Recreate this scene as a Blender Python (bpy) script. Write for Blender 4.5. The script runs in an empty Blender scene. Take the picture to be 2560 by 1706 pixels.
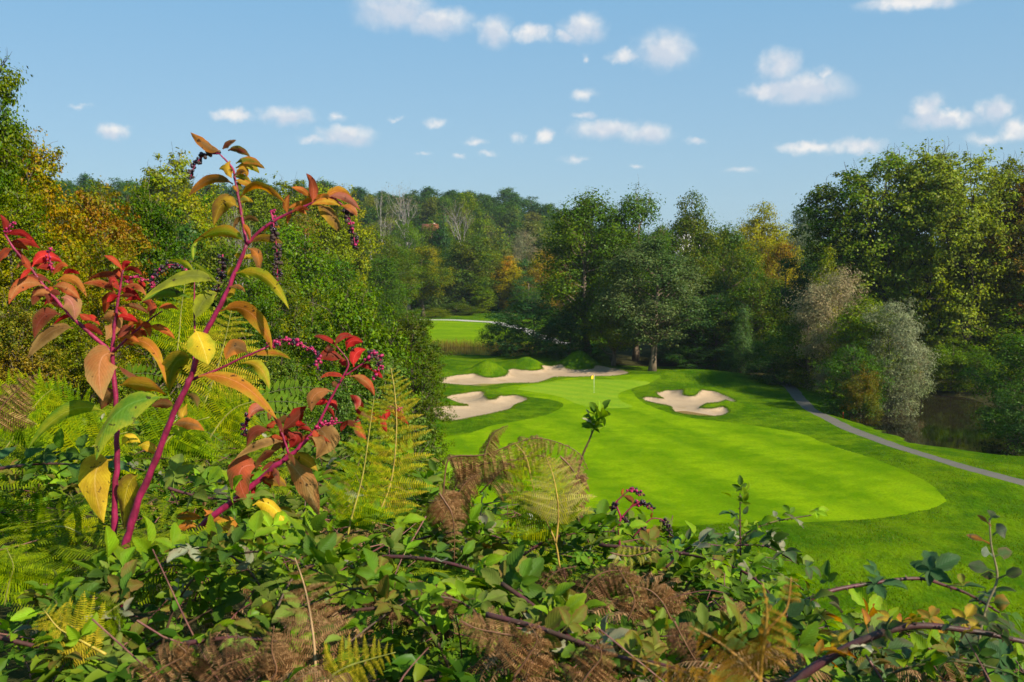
import bpy, bmesh, math, random
import numpy as np
from mathutils import Vector, Matrix, Quaternion
from mathutils.geometry import delaunay_2d_cdt

# ------------------------------------------------------------------ scene
S = bpy.context.scene
COL = S.collection
R = math.radians

# ------------------------------------------------------------------ camera
CAM_Z = 18.0
PITCH = R(5.35)
FPX = 2489.0                      # focal length in pixels of the 2560-wide photograph
cam_data = bpy.data.cameras.new('camera')
cam = bpy.data.objects.new('camera', cam_data)
COL.objects.link(cam)
cam.location = (0, 0, CAM_Z)
cam.rotation_euler = (math.pi / 2 - PITCH, 0, 0)
cam_data.sensor_width = 36.0
cam_data.lens = 36.0 * FPX / 2560.0
cam_data.clip_start = 0.05
cam_data.clip_end = 6000
cam_data.dof.use_dof = True
cam_data.dof.focus_distance = 5.5
cam_data.dof.aperture_fstop = 14
S.camera = cam

# ------------------------------------------------------------------ light
SUN_EL, SUN_AZ = R(38), R(132)      # azimuth from +Y (view direction) towards +X
sun_dir = Vector((math.sin(SUN_AZ) * math.cos(SUN_EL), math.cos(SUN_AZ) * math.cos(SUN_EL), math.sin(SUN_EL)))
sl = bpy.data.lights.new('sun', 'SUN')
sl.energy = 5.0
sl.angle = R(0.5)
sl.color = (1.0, 0.92, 0.76)
so = bpy.data.objects.new('sun', sl)
COL.objects.link(so)
so.rotation_euler = (-sun_dir).to_track_quat('-Z', 'Y').to_euler()

S.view_settings.view_transform = 'Standard'
S.view_settings.look = 'None'
S.view_settings.gamma = 1.0
S.view_settings.use_curve_mapping = False
S.view_settings.exposure = 0.80
S.render.engine = 'CYCLES'
cy = S.cycles
cy.max_bounces = 6
cy.diffuse_bounces = 3
cy.glossy_bounces = 2
cy.transmission_bounces = 4
cy.transparent_max_bounces = 4
cy.volume_bounces = 0
cy.use_denoising = True
cy.caustics_reflective = False
cy.caustics_refractive = False
try:
    cy.use_adaptive_sampling = True
    cy.adaptive_threshold = 0.015
except Exception:
    pass

# ------------------------------------------------------------------ pixel <-> world helpers
CP, SP = math.cos(PITCH), math.sin(PITCH)


def ray(px, py):
    u = (px - 1280.0) / FPX
    v = (853.0 - py) / FPX
    return Vector((u, CP + v * SP, -SP + v * CP))


def W(px, py, d):
    """the point d metres in front of the camera seen at that pixel"""
    return Vector((0, 0, CAM_Z)) + ray(px, py) * d


# ------------------------------------------------------------------ world: Nishita sky and cumulus
world = bpy.data.worlds.new('World')
S.world = world
world.use_nodes = True
wn, wl = world.node_tree.nodes, world.node_tree.links
wn.clear()


def build_world():
    N = lambda t: wn.new(t)
    out = N('ShaderNodeOutputWorld')
    bg = N('ShaderNodeBackground')
    bg.inputs['Strength'].default_value = 0.07
    sky = N('ShaderNodeTexSky')
    sky.sky_type = 'NISHITA'
    sky.sun_disc = False
    sky.sun_elevation = SUN_EL
    sky.sun_rotation = SUN_AZ
    sky.altitude = 200
    sky.air_density = 1.0
    sky.dust_density = 0.5
    sky.ozone_density = 2.2
    tc = N('ShaderNodeTexCoord')
    sep = N('ShaderNodeSeparateXYZ')
    wl.new(tc.outputs['Generated'], sep.inputs[0])
    az = N('ShaderNodeMath'); az.operation = 'ARCTAN2'
    wl.new(sep.outputs[0], az.inputs[0]); wl.new(sep.outputs[1], az.inputs[1])
    el = N('ShaderNodeMath'); el.operation = 'ARCSINE'
    wl.new(sep.outputs[2], el.inputs[0])
    comb = N('ShaderNodeCombineXYZ')
    wl.new(az.outputs[0], comb.inputs[0]); wl.new(el.outputs[0], comb.inputs[1])

    # cumulus clouds: centre pixel, half width, half height (pixels), strength
    C = [(990, 28, 95, 42, 1), (1090, 55, 90, 32, 1), (1235, 80, 42, 36, 1), (1330, 82, 55, 26, .75), (1457, 72, 52, 34, .95),
         (1420, 84, 36, 18, .7), (1665, 128, 64, 42, 1.15), (1560, 138, 46, 18, .7), (1950, 168, 48, 40, .95), (2005, 222, 98, 34, 1.1),
         (1925, 228, 70, 24, .8), (2318, 275, 36, 36, .95), (2360, 300, 90, 24, .75), (2385, 288, 24, 16, .9), (2487, 278, 36, 28, .95),
         (2545, 322, 38, 26, .8), (1520, 325, 85, 24, .95), (1620, 335, 62, 26, .95), (1458, 238, 38, 18, .6), (1462, 288, 30, 16, .55),
         (720, 292, 62, 24, .9), (585, 290, 50, 16, .75), (838, 293, 30, 14, .5), (868, 340, 66, 24, 1), (780, 348, 55, 12, .55),
         (280, 328, 34, 19, .95), (1090, 307, 40, 13, .6), (1188, 356, 32, 14, .65), (1358, 340, 28, 20, .7), (1295, 345, 20, 18, .45),
         (1735, 353, 32, 12, .5), (2020, 370, 78, 18, .7), (2145, 365, 66, 18, .75), (2280, 6, 118, 20, .75), (1145, 390, 30, 9, .4),
         (1215, 388, 30, 10, .42), (1440, 398, 42, 12, .45), (1595, 415, 30, 9, .35), (1850, 425, 52, 12, .38), (1060, 384, 22, 8, .4),
         (2470, 348, 70, 18, .45), (205, 270, 30, 9, .35), (2060, 180, 30, 20, .6), (985, 297, 30, 9, .35), (1468, 145, 16, 16, .4)]
    blobs = []
    for px, py, w, h, s in C:
        d = ray(px, py).normalized()
        k = 1.45 * (.6 + .4 * s)
        blobs.append((math.atan2(d.x, d.y), math.asin(d.z), w / FPX * k, h / FPX * k, s))

    def noise(scale, detail, rough, vec):
        n = N('ShaderNodeTexNoise')
        n.inputs['Scale'].default_value = scale
        n.inputs['Detail'].default_value = detail
        n.inputs['Roughness'].default_value = rough
        wl.new(vec, n.inputs['Vector'])
        return n

    def mth(op, a, b=0.0, c=0.0):
        n = N('ShaderNodeMath'); n.operation = op
        for k, v in enumerate((a, b, c)):
            if hasattr(v, 'links'): wl.new(v, n.inputs[k])
            else: n.inputs[k].default_value = v
        return n.outputs[0]

    def smooth(v, lo, hi):
        n = N('ShaderNodeMapRange'); n.interpolation_type = 'SMOOTHSTEP'
        n.inputs['From Min'].default_value = lo; n.inputs['From Max'].default_value = hi
        wl.new(v, n.inputs['Value'])
        return n.outputs[0]
    # ragged outline: the direction is pushed about before the clouds are looked up
    n1 = noise(60, 5, .55, tc.outputs['Generated'])
    wv = N('ShaderNodeVectorMath'); wv.operation = 'MULTIPLY_ADD'
    wv.inputs[1].default_value = (.026, .016, 0)
    sub = N('ShaderNodeVectorMath'); sub.operation = 'SUBTRACT'
    sub.inputs[1].default_value = (.5, .5, .5)
    wl.new(n1.outputs['Color'], sub.inputs[0])
    wl.new(sub.outputs[0], wv.inputs[0]); wl.new(comb.outputs[0], wv.inputs[2])
    last = None
    for a, e, w, h, s in blobs:
        g = N('ShaderNodeTexGradient'); g.gradient_type = 'SPHERICAL'
        g.texture_mapping.vector_type = 'TEXTURE'
        g.texture_mapping.translation = (a, e, 0)
        g.texture_mapping.scale = (w, h, 1)
        wl.new(wv.outputs[0], g.inputs[0])
        v = g.outputs['Fac']
        if s < .7: v = mth('MULTIPLY', v, .38 + .55 * s)
        last = v if last is None else mth('MAXIMUM', last, v)
    up = N('ShaderNodeVectorMath'); up.operation = 'ADD'
    up.inputs[1].default_value = (.004, .0075, 0)
    wl.new(wv.outputs[0], up.inputs[0])
    above = None                                         # how much cloud lies between a point and the light
    for a, e, w, h, s in blobs:
        if s < .9: continue
        g = N('ShaderNodeTexGradient'); g.gradient_type = 'SPHERICAL'
        g.texture_mapping.vector_type = 'TEXTURE'
        g.texture_mapping.translation = (a, e, 0)
        g.texture_mapping.scale = (w, h, 1)
        wl.new(up.outputs[0], g.inputs[0])
        above = g.outputs['Fac'] if above is None else mth('MAXIMUM', above, g.outputs['Fac'])
    # the same kind of clouds goes on all round, outside the picture
    sc = N('ShaderNodeVectorMath'); sc.operation = 'MULTIPLY'
    sc.inputs[1].default_value = (6.0, 13.0, 1)
    wl.new(comb.outputs[0], sc.inputs[0])
    n3 = noise(1.6, 4, .5, sc.outputs[0])
    rest = smooth(n3.outputs['Fac'], .60, .82)
    band = mth('MULTIPLY', smooth(el.outputs[0], .03, .10), mth('SUBTRACT', 1.0, smooth(el.outputs[0], .55, .9)))
    away = mth('MAXIMUM', smooth(mth('ABSOLUTE', az.outputs[0]), .56, .64), smooth(el.outputs[0], .29, .36))
    last = mth('MAXIMUM', last, mth('MULTIPLY', mth('MULTIPLY', rest, band), away))
    n2 = noise(110, 6, .62, tc.outputs['Generated'])
    d0 = mth('MULTIPLY', last, mth('MULTIPLY_ADD', n2.outputs['Fac'], 1.0, .5))
    cover = smooth(d0, .05, .88)
    of = N('ShaderNodeVectorMath'); of.operation = 'ADD'
    of.inputs[1].default_value = tuple(v * .011 for v in (.55, -.1, .85))
    wl.new(tc.outputs['Generated'], of.inputs[0])
    n4 = noise(60, 2, .5, of.outputs[0])
    n5 = noise(60, 2, .5, tc.outputs['Generated'])
    rel = mth('SUBTRACT', n4.outputs['Fac'], n5.outputs['Fac'])
    shade = smooth(mth('ADD', mth('MULTIPLY', rel, 1.1), mth('MULTIPLY', above, .9)), -.15, .62)
    cc = N('ShaderNodeMix'); cc.data_type = 'RGBA'
    cc.inputs['A'].default_value = CLOUD_LIT
    cc.inputs['B'].default_value = CLOUD_SHADE
    wl.new(shade, cc.inputs['Factor'])
    fac = N('ShaderNodeMath'); fac.operation = 'MULTIPLY'
    fac.inputs[1].default_value = .9
    wl.new(cover, fac.inputs[0])
    tint = N('ShaderNodeMix'); tint.data_type = 'RGBA'; tint.blend_type = 'MULTIPLY'
    tint.inputs['Factor'].default_value = 1
    tint.inputs['B'].default_value = SKY_TINT
    wl.new(sky.outputs[0], tint.inputs['A'])
    mix = N('ShaderNodeMix'); mix.data_type = 'RGBA'
    wl.new(fac.outputs[0], mix.inputs['Factor'])
    # milky autumn air: the blue fades evenly towards the horizon, all round
    hz = N('ShaderNodeMix'); hz.data_type = 'RGBA'
    hz.inputs['A'].default_value = (3.35, 5.05, 6.5, 1)
    hz.inputs['B'].default_value = (1.55, 4.2, 6.9, 1)
    wl.new(smooth(el.outputs[0], -.02, .42), hz.inputs['Factor'])
    air = N('ShaderNodeMix'); air.data_type = 'RGBA'
    air.inputs['Factor'].default_value = .7
    wl.new(tint.outputs['Result'], air.inputs['A']); wl.new(hz.outputs['Result'], air.inputs['B'])
    wl.new(air.outputs['Result'], mix.inputs['A']); wl.new(cc.outputs['Result'], mix.inputs['B'])
    wl.new(mix.outputs['Result'], bg.inputs['Color'])
    wl.new(bg.outputs[0], out.inputs[0])


SKY_TINT = (.62, .74, .80, 1)
CLOUD_LIT = (8.0, 7.7, 7.4, 1)
CLOUD_SHADE = (5.3, 5.8, 6.6, 1)
world.cycles.sampling_method = 'MANUAL'
world.cycles.sample_map_resolution = 256
build_world()

# ------------------------------------------------------------------ mesh helpers
def mesh(name, V, F, mat=None, smooth=False, mats=None, mi=None):
    """V (n,3) array, F a list of faces or an (m,k) integer array"""
    me = bpy.data.meshes.new(name)
    V = np.asarray(V, dtype=np.float32).reshape(-1, 3)
    if isinstance(F, np.ndarray):
        m, k = F.shape
        tot = np.full(m, k, dtype=np.int32)
        flat = F.astype(np.int32).ravel()
    else:
        tot = np.fromiter((len(f) for f in F), dtype=np.int32)
        flat = np.fromiter((i for f in F for i in f), dtype=np.int32)
        m = len(tot)
    me.vertices.add(len(V)); me.vertices.foreach_set('co', V.ravel())
    me.loops.add(len(flat)); me.loops.foreach_set('vertex_index', flat)
    me.polygons.add(m)
    st = np.zeros(m, dtype=np.int32); st[1:] = np.cumsum(tot)[:-1]
    me.polygons.foreach_set('loop_start', st)
    if smooth:
        me.polygons.foreach_set('use_smooth', np.ones(m, dtype=bool))
    for mm in (mats or ([mat] if mat else [])):
        me.materials.append(mm)
    if mi is not None:
        me.polygons.foreach_set('material_index', np.asarray(mi, dtype=np.int32))
    me.update(calc_edges=True)
    return me


def obj(name, data, parent=None, mtx=None, color=None, second=None):
    o = bpy.data.objects.new(name, data)
    COL.objects.link(o)
    if parent is not None:
        o.parent = parent
        if mtx is not None:
            o.matrix_basis = Matrix.Translation(-parent.location) @ mtx
        else:
            o.matrix_basis = Matrix.Translation(-parent.location)
    elif mtx is not None:
        o.matrix_basis = mtx
    if color is not None:
        o.color = (color[0], color[1], color[2], 1)
    if second is not None:
        o['second'] = [float(second[0]), float(second[1]), float(second[2])]
    return o


def empty(name, loc, label=None, cat=None, group=None):
    o = bpy.data.objects.new(name, None)
    COL.objects.link(o)
    o.location = loc
    o.empty_display_size = .1
    tag(o, label, cat, group)
    return o


def tag(o, label=None, cat=None, group=None, kind=None):
    if label: o['label'] = label
    if cat: o['category'] = cat
    if group: o['group'] = group
    if kind: o['kind'] = kind
    return o


class MB:
    """collects shapes for one mesh"""
    def __init__(s):
        s.V, s.F, s.M, s.n = [], [], [], 0

    def add(s, V, F, mi=0):
        V = np.asarray(V, dtype=float).reshape(-1, 3)
        s.V.append(V)
        s.F.extend([tuple(int(i) + s.n for i in f) for f in F])
        s.M.extend([mi] * len(F))
        s.n += len(V)
        return s

    def mesh(s, name, mats, smooth=False):
        return mesh(name, np.concatenate(s.V), s.F, mats=mats if isinstance(mats, list) else [mats], smooth=smooth, mi=s.M)


def catmull(P, n=6):
    P = [np.array(p, dtype=float) for p in P]
    if len(P) == 2:
        return np.array([P[0] + (P[1] - P[0]) * t for t in np.linspace(0, 1, n + 1)])
    Q = [2 * P[0] - P[1]] + P + [2 * P[-1] - P[-2]]
    out = []
    for i in range(1, len(Q) - 2):
        a, b, c, d = Q[i - 1], Q[i], Q[i + 1], Q[i + 2]
        for k in range(n):
            t = k / n
            out.append(.5 * (2 * b + (c - a) * t + (2 * a - 5 * b + 4 * c - d) * t * t + (3 * b - a - 3 * c + d) * t ** 3))
    out.append(P[-1])
    return np.array(out)


def tube(P, rad, sides=6, cap=True):
    P = np.asarray(P, dtype=float)
    n = len(P)
    rad = np.broadcast_to(np.asarray(rad, dtype=float), (n,)) if np.ndim(rad) else np.full(n, rad)
    T = np.gradient(P, axis=0)
    T /= np.linalg.norm(T, axis=1)[:, None] + 1e-12
    ref = np.array([0.0, 0, 1]) if abs(T[0][2]) < .9 else np.array([1.0, 0, 0])
    V = []
    a = np.linspace(0, 2 * math.pi, sides, endpoint=False)
    N = np.cross(T[0], ref); N /= np.linalg.norm(N)
    for i in range(n):
        N = N - T[i] * N.dot(T[i]); N /= np.linalg.norm(N) + 1e-12
        B = np.cross(T[i], N)
        V.append(P[i] + rad[i] * (np.cos(a)[:, None] * N + np.sin(a)[:, None] * B))
    F = []
    for i in range(n - 1):
        for k in range(sides):
            k2 = (k + 1) % sides
            F.append((i * sides + k, i * sides + k2, (i + 1) * sides + k2, (i + 1) * sides + k))
    if cap:
        F.append(tuple(range(sides - 1, -1, -1)))
        F.append(tuple((n - 1) * sides + k for k in range(sides)))
    return np.concatenate(V), F


def box(c, s):
    c, s = np.array(c, float), np.array(s, float) / 2
    V = [c + s * np.array(q) for q in ((-1, -1, -1), (1, -1, -1), (1, 1, -1), (-1, 1, -1), (-1, -1, 1), (1, -1, 1), (1, 1, 1), (-1, 1, 1))]
    return V, [(0, 3, 2, 1), (4, 5, 6, 7), (0, 1, 5, 4), (1, 2, 6, 5), (2, 3, 7, 6), (3, 0, 4, 7)]


# ------------------------------------------------------------------ materials
def new_mat(name):
    m = bpy.data.materials.new(name)
    m.use_nodes = True
    nt = m.node_tree
    nt.nodes.clear()
    o = nt.nodes.new('ShaderNodeOutputMaterial')
    return m, nt, o


class NT:
    """terse node building"""
    def __init__(s, nt):
        s.nt = nt

    def n(s, t, **kw):
        nd = s.nt.nodes.new(t)
        for k, v in kw.items():
            setattr(nd, k, v)
        return nd

    def put(s, sock, v):
        if hasattr(v, 'is_linked') or hasattr(v, 'links'):
            s.nt.links.new(v, sock)
        else:
            if isinstance(v, (tuple, list)) and len(v) == 3 and sock.type == 'RGBA':
                v = (*v, 1)
            sock.default_value = v

    def math(s, op, a, b=0.0, c=0.0, clamp=False):
        nd = s.n('ShaderNodeMath', operation=op, use_clamp=clamp)
        s.put(nd.inputs[0], a); s.put(nd.inputs[1], b)
        if op in ('MULTIPLY_ADD', 'COMPARE', 'SMOOTH_MAX', 'SMOOTH_MIN'):
            s.put(nd.inputs[2], c)
        return nd.outputs[0]

    def mix(s, f, a, b, mode='MIX'):
        nd = s.n('ShaderNodeMix', data_type='RGBA', blend_type=mode)
        s.put(nd.inputs['Factor'], f); s.put(nd.inputs['A'], a); s.put(nd.inputs['B'], b)
        return nd.outputs['Result']

    def noise(s, scale, detail=3, rough=.55, vec=None, dist=0):
        nd = s.n('ShaderNodeTexNoise')
        nd.inputs['Scale'].default_value = scale
        nd.inputs['Detail'].default_value = detail
        nd.inputs['Roughness'].default_value = rough
        nd.inputs['Distortion'].default_value = dist
        if vec is not None: s.nt.links.new(vec, nd.inputs['Vector'])
        return nd.outputs['Fac']

    def ramp(s, v, lo, hi, a=0.0, b=1.0, smooth=True):
        nd = s.n('ShaderNodeMapRange', interpolation_type='SMOOTHSTEP' if smooth else 'LINEAR')
        s.put(nd.inputs['Value'], v)
        nd.inputs['From Min'].default_value = lo; nd.inputs['From Max'].default_value = hi
        nd.inputs['To Min'].default_value = a; nd.inputs['To Max'].default_value = b
        return nd.outputs[0]

    def hsv(s, col, h=.5, sat=1.0, val=1.0):
        nd = s.n('ShaderNodeHueSaturation')
        s.put(nd.inputs['Hue'], h); s.put(nd.inputs['Saturation'], sat); s.put(nd.inputs['Value'], val)
        s.put(nd.inputs['Color'], col)
        return nd.outputs[0]

    def bump(s, h, strength=.3, dist=.05, normal=None):
        nd = s.n('ShaderNodeBump')
        nd.inputs['Strength'].default_value = strength
        nd.inputs['Distance'].default_value = dist
        s.put(nd.inputs['Height'], h)
        if normal is not None: s.put(nd.inputs['Normal'], normal)
        return nd.outputs[0]

    def pos(s):
        return s.n('ShaderNodeNewGeometry').outputs['Position']

    def scale(s, vec, v):
        nd = s.n('ShaderNodeVectorMath', operation='MULTIPLY')
        s.put(nd.inputs[0], vec); nd.inputs[1].default_value = v
        return nd.outputs[0]

    def bsdf(s, col, rough=.8, normal=None, spec=.3, **kw):
        b = s.n('ShaderNodeBsdfPrincipled')
        s.put(b.inputs['Base Color'], col); s.put(b.inputs['Roughness'], rough)
        b.inputs['Specular IOR Level'].default_value = spec
        if normal is not None: s.put(b.inputs['Normal'], normal)
        for k, v in kw.items(): s.put(b.inputs[k], v)
        return b.outputs[0]


def crown_material(name, patch_scale, transl=.32, val=(.7, 1.6), sat=1.12):
    """tree foliage: the tree's own colour, patches of its second colour, every leaf a little different"""
    m, nt, o = new_mat(name)
    t = NT(nt)
    oi = t.n('ShaderNodeObjectInfo')
    g = t.n('ShaderNodeNewGeometry')
    at = t.n('ShaderNodeAttribute', attribute_type='OBJECT', attribute_name='second')
    n = t.noise(patch_scale, 3, .6, t.pos())
    rp = g.outputs['Random Per Island']
    f = t.ramp(t.math('MULTIPLY_ADD', rp, .22, n), .52, .78)
    col = t.mix(f, oi.outputs['Color'], at.outputs['Color'])
    v = t.math('MULTIPLY_ADD', rp, val[1] - val[0], val[0])
    r2 = t.math('FRACT', t.math('MULTIPLY', rp, 37.7))
    h = t.math('MULTIPLY_ADD', r2, .04, .472)
    col = t.hsv(col, h, sat, v)
    d = t.n('ShaderNodeBsdfDiffuse'); t.put(d.inputs['Color'], col)
    gl = t.n('ShaderNodeBsdfGlossy'); gl.inputs['Roughness'].default_value = .42
    gl.inputs['Color'].default_value = (.8, .85, .8, 1)
    mg = t.n('ShaderNodeMixShader'); mg.inputs[0].default_value = .012
    nt.links.new(d.outputs[0], mg.inputs[1]); nt.links.new(gl.outputs[0], mg.inputs[2])
    tr = t.n('ShaderNodeBsdfTranslucent')
    t.put(tr.inputs['Color'], t.hsv(col, .488, 1.1, 1.35))
    mx = t.n('ShaderNodeMixShader'); mx.inputs[0].default_value = transl
    nt.links.new(mg.outputs[0], mx.inputs[1]); nt.links.new(tr.outputs[0], mx.inputs[2])
    nt.links.new(mx.outputs[0], o.inputs[0])
    return m


def bark_material(name, c1, c2, scale=6):
    m, nt, o = new_mat(name)
    t = NT(nt)
    p = t.scale(t.n('ShaderNodeTexCoord').outputs['Object'], (1, 1, .3))
    n = t.noise(scale, 5, .65, t.scale(t.pos(), (1, 1, .22)))
    col = t.mix(t.ramp(n, .35, .65), c1, c2)
    nt.links.new(t.bsdf(col, .9, t.bump(n, .6, .05), .1), o.inputs[0])
    return m


def leaf_material(name, vein=.25, gloss=.42, transl=.28, blotch=True, spec=.35, nv=9.0, bmp=.35):
    """broad leaf seen close: 'lc' holds (across -1..1, along 0..1, seed)"""
    m, nt, o = new_mat(name)
    t = NT(nt)
    oi = t.n('ShaderNodeObjectInfo')
    sec = t.n('ShaderNodeAttribute', attribute_type='OBJECT', attribute_name='second')
    lc = t.n('ShaderNodeAttribute', attribute_type='GEOMETRY', attribute_name='lc')
    s = t.n('ShaderNodeSeparateXYZ'); nt.links.new(lc.outputs['Vector'], s.inputs[0])
    u, v = s.outputs[0], s.outputs[1]
    au = t.math('ABSOLUTE', u)
    ob = t.n('ShaderNodeTexCoord').outputs['Object']
    P = t.pos()
    n1 = t.noise(26, 4, .6, P)
    n2 = t.noise(120, 3, .6, P)
    # second colour creeps in from the margin and tip
    f = t.math('ADD', t.math('MULTIPLY', au, .45), t.math('MULTIPLY', v, .25))
    f = t.ramp(t.math('ADD', f, t.math('MULTIPLY_ADD', n1, 1.5, -.75)), .1, .75)
    col = t.mix(f, oi.outputs['Color'], sec.outputs['Color'])
    # side veins run forward from the midrib
    ph = t.math('SUBTRACT', t.math('MULTIPLY', v, nv), t.math('MULTIPLY', au, nv * .33))
    ph = t.math('ADD', ph, t.math('MULTIPLY', n1, .8))
    tri = t.math('PINGPONG', ph, .5)
    veins = t.ramp(tri, .0, .08, 1, 0)
    mid = t.ramp(au, .02, .07, 1, 0)
    vv = t.math('MAXIMUM', t.math('MULTIPLY', veins, .6), mid)
    pale = t.hsv(col, .5, .85, 1.55)
    col = t.mix(t.math('MULTIPLY', vv, vein), col, pale)
    col = t.hsv(col, .5, 1.0, t.math('MULTIPLY_ADD', n2, .5, .75))
    if blotch:
        spot = t.ramp(t.noise(62, 3, .6, P), .635, .68)
        col = t.mix(t.math('MULTIPLY', spot, .85), col, (.035, .02, .012))
    hgt = t.math('ADD', t.math('MULTIPLY', t.ramp(tri, 0, .5), .8), t.math('MULTIPLY', n2, .25))
    nrm = t.bump(hgt, bmp, .003)
    b = t.bsdf(col, gloss, nrm, spec)
    tr = t.n('ShaderNodeBsdfTranslucent')
    t.put(tr.inputs['Color'], t.hsv(col, .495, 1.1, 1.4))
    mx = t.n('ShaderNodeMixShader'); mx.inputs[0].default_value = transl
    nt.links.new(b, mx.inputs[1]); nt.links.new(tr.outputs[0], mx.inputs[2])
    nt.links.new(mx.outputs[0], o.inputs[0])
    return m


def stem_material(name, rough=.4):
    m, nt, o = new_mat(name)
    t = NT(nt)
    oi = t.n('ShaderNodeObjectInfo')
    sec = t.n('ShaderNodeAttribute', attribute_type='OBJECT', attribute_name='second')
    n = t.noise(30, 4, .6, t.pos())
    col = t.mix(t.ramp(n, .35, .7), oi.outputs['Color'], sec.outputs['Color'])
    col = t.hsv(col, .5, 1, t.math('MULTIPLY_ADD', t.noise(90, 4, .7, t.scale(t.pos(), (1, 1, .25))), 1.2, .4))
    n2 = t.noise(240, 2, .6, t.pos())
    nt.links.new(t.bsdf(col, rough, t.bump(n2, .3, .002), .3), o.inputs[0])
    return m


def plain_material(name, col, rough=.6, scale=8, var=.2, bump=.1):
    m, nt, o = new_mat(name)
    t = NT(nt)
    n = t.noise(scale, 4, .6, t.n('ShaderNodeTexCoord').outputs['Object'])
    c = t.hsv(col, .5, 1, t.math('MULTIPLY_ADD', n, 2 * var, 1 - var))
    nt.links.new(t.bsdf(c, rough, t.bump(n, bump, .02), .3), o.inputs[0])
    return m


def fern_material(name):
    m, nt, o = new_mat(name)
    t = NT(nt)
    oi = t.n('ShaderNodeObjectInfo')
    sec = t.n('ShaderNodeAttribute', attribute_type='OBJECT', attribute_name='second')
    g = t.n('ShaderNodeNewGeometry')
    n = t.noise(14, 3, .6, t.pos())
    f = t.ramp(t.math('MULTIPLY_ADD', g.outputs['Random Per Island'], .3, n), .5, .8)
    col = t.mix(f, oi.outputs['Color'], sec.outputs['Color'])
    col = t.hsv(col, .5, 1.05, t.math('MULTIPLY_ADD', g.outputs['Random Per Island'], .7, .65))
    b = t.bsdf(col, .7, None, .08)
    tr = t.n('ShaderNodeBsdfTranslucent')
    t.put(tr.inputs['Color'], t.hsv(col, .495, 1.1, 1.3))
    mx = t.n('ShaderNodeMixShader'); mx.inputs[0].default_value = .35
    nt.links.new(b, mx.inputs[1]); nt.links.new(tr.outputs[0], mx.inputs[2])
    nt.links.new(mx.outputs[0], o.inputs[0])
    return m


M = {}
M['crown_mid'] = crown_material('foliage_tree', .16, transl=.38, val=(.95, 1.95))
M['crown_near'] = crown_material('foliage_near_tree', .55, transl=.36)
M['crown_far'] = crown_material('foliage_far_wood', .06, transl=.36, val=(.95, 1.95))
M['bark'] = bark_material('bark_brown', (.09, .065, .045), (.20, .15, .10), 3)
M['bark_dark'] = bark_material('bark_dark', (.025, .02, .015), (.08, .065, .045), 3)
M['bark_pale'] = bark_material('bark_pale', (.16, .14, .115), (.34, .31, .27), 3)
M['leaf'] = leaf_material('broad_leaf', vein=.45, gloss=.6, spec=.08, transl=.45, nv=13, bmp=.22)
M['bramble_leaf'] = leaf_material('bramble_leaf', vein=.25, gloss=.5, transl=.34, blotch=False, spec=.10, nv=8, bmp=.25)
M['stem'] = stem_material('fleshy_stem', .45)
M['cane'] = stem_material('bramble_cane', .5)
M['fern'] = fern_material('bracken')
M['berry'] = plain_material('ripe_berry', (.02, .010, .016), .22, 60, .5, .05)
M['berry_red'] = plain_material('magenta_berry', (.30, .012, .07), .3, 60, .4, .05)
M['berry_dry'] = plain_material('dried_berry', (.05, .030, .022), .7, 60, .5, .2)

# ------------------------------------------------------------------ ground: height of the land
def sstep(a, b, x):
    t = np.clip((x - a) / (b - a), 0, 1)
    return t * t * (3 - 2 * t)


_pr = np.random.RandomState(3)
_ph = _pr.rand(12, 4)


def wob(x, y, L, k=0):
    """smooth pseudo-noise, wavelength about L"""
    s = 0
    for i in range(4):
        a, b, c, d = _ph[(i + k) % 12]
        th = a * 6.283
        s = s + np.sin((x * math.cos(th) + y * math.sin(th)) * 6.283 / (L * (.7 + .7 * b)) + c * 6.283)
    return s / 4


BUMPS = []          # (x, y, amplitude, radius x, radius y)
PONDS = []          # (polygon, level)
_HA = np.radians([-180, -120, -90, -40, -22, -12, -7, -3, 3, 30, 60, 120, 180])
_HR = np.array([60, 90, 120, 150, 120, 70, 44, 31, 26, 25, 30, 45, 60.0])
_RU = np.array([-1.2, -.55, -.4, -.25, -.12, -.03, .02, .07, .14, .25, .6, 1.2])
_RA = np.array([48, 48, 44, 41, 38, 41, 34, 20, 11, 7, 7, 10.0])


def H(x, y):
    x = np.asarray(x, float); y = np.asarray(y, float)
    r = np.hypot(x, y)
    a = np.arctan2(x, y)
    Rf = np.interp(a, _HA, _HR)
    t = np.clip((r - 4.3) / (Rf - 4.3), 0, 1)
    z = 16.3 * (1 - t) ** 1.55
    # wooded hills beyond the valley
    u = x / np.maximum(y, 40)
    amp = np.interp(u, _RU, _RA)
    z = z + amp * sstep(275, 640, np.where(y > 0, r, 0)) + 3.0 * wob(x, y, 170, 2) * sstep(330, 500, r)
    z = z + .22 * wob(x, y, 26, 1) * sstep(30, 60, r) + .08 * wob(x, y, 9, 5) * sstep(30, 50, r)
    for bx, by, A, rx, ry in BUMPS:
        z = z + A * np.exp(-((x - bx) / rx) ** 2 - ((y - by) / ry) ** 2)
    return z


def Hf(x, y):
    return float(H(x, y))


def G(px, py):
    """where the ray through that pixel meets the land"""
    d = ray(px, py)
    lo, t = 20.0, 20.0
    while t < 1500:
        p = d * t
        if CAM_Z + p.z < Hf(p.x, p.y): break
        lo = t
        t *= 1.012
    hi = t
    for _ in range(24):
        m = (lo + hi) / 2
        p = d * m
        if CAM_Z + p.z < Hf(p.x, p.y): hi = m
        else: lo = m
    p = d * hi
    return np.array([p.x, p.y])


def c3(pts, s=2.6133, ox=0, oy=0):
    return [(ox + x / s, oy + y / s) for x, y in pts]


def flat(px, py, z=0.0):
    d = ray(px, py)
    t = (z - CAM_Z) / d.z
    return d.x * t, d.y * t


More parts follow.
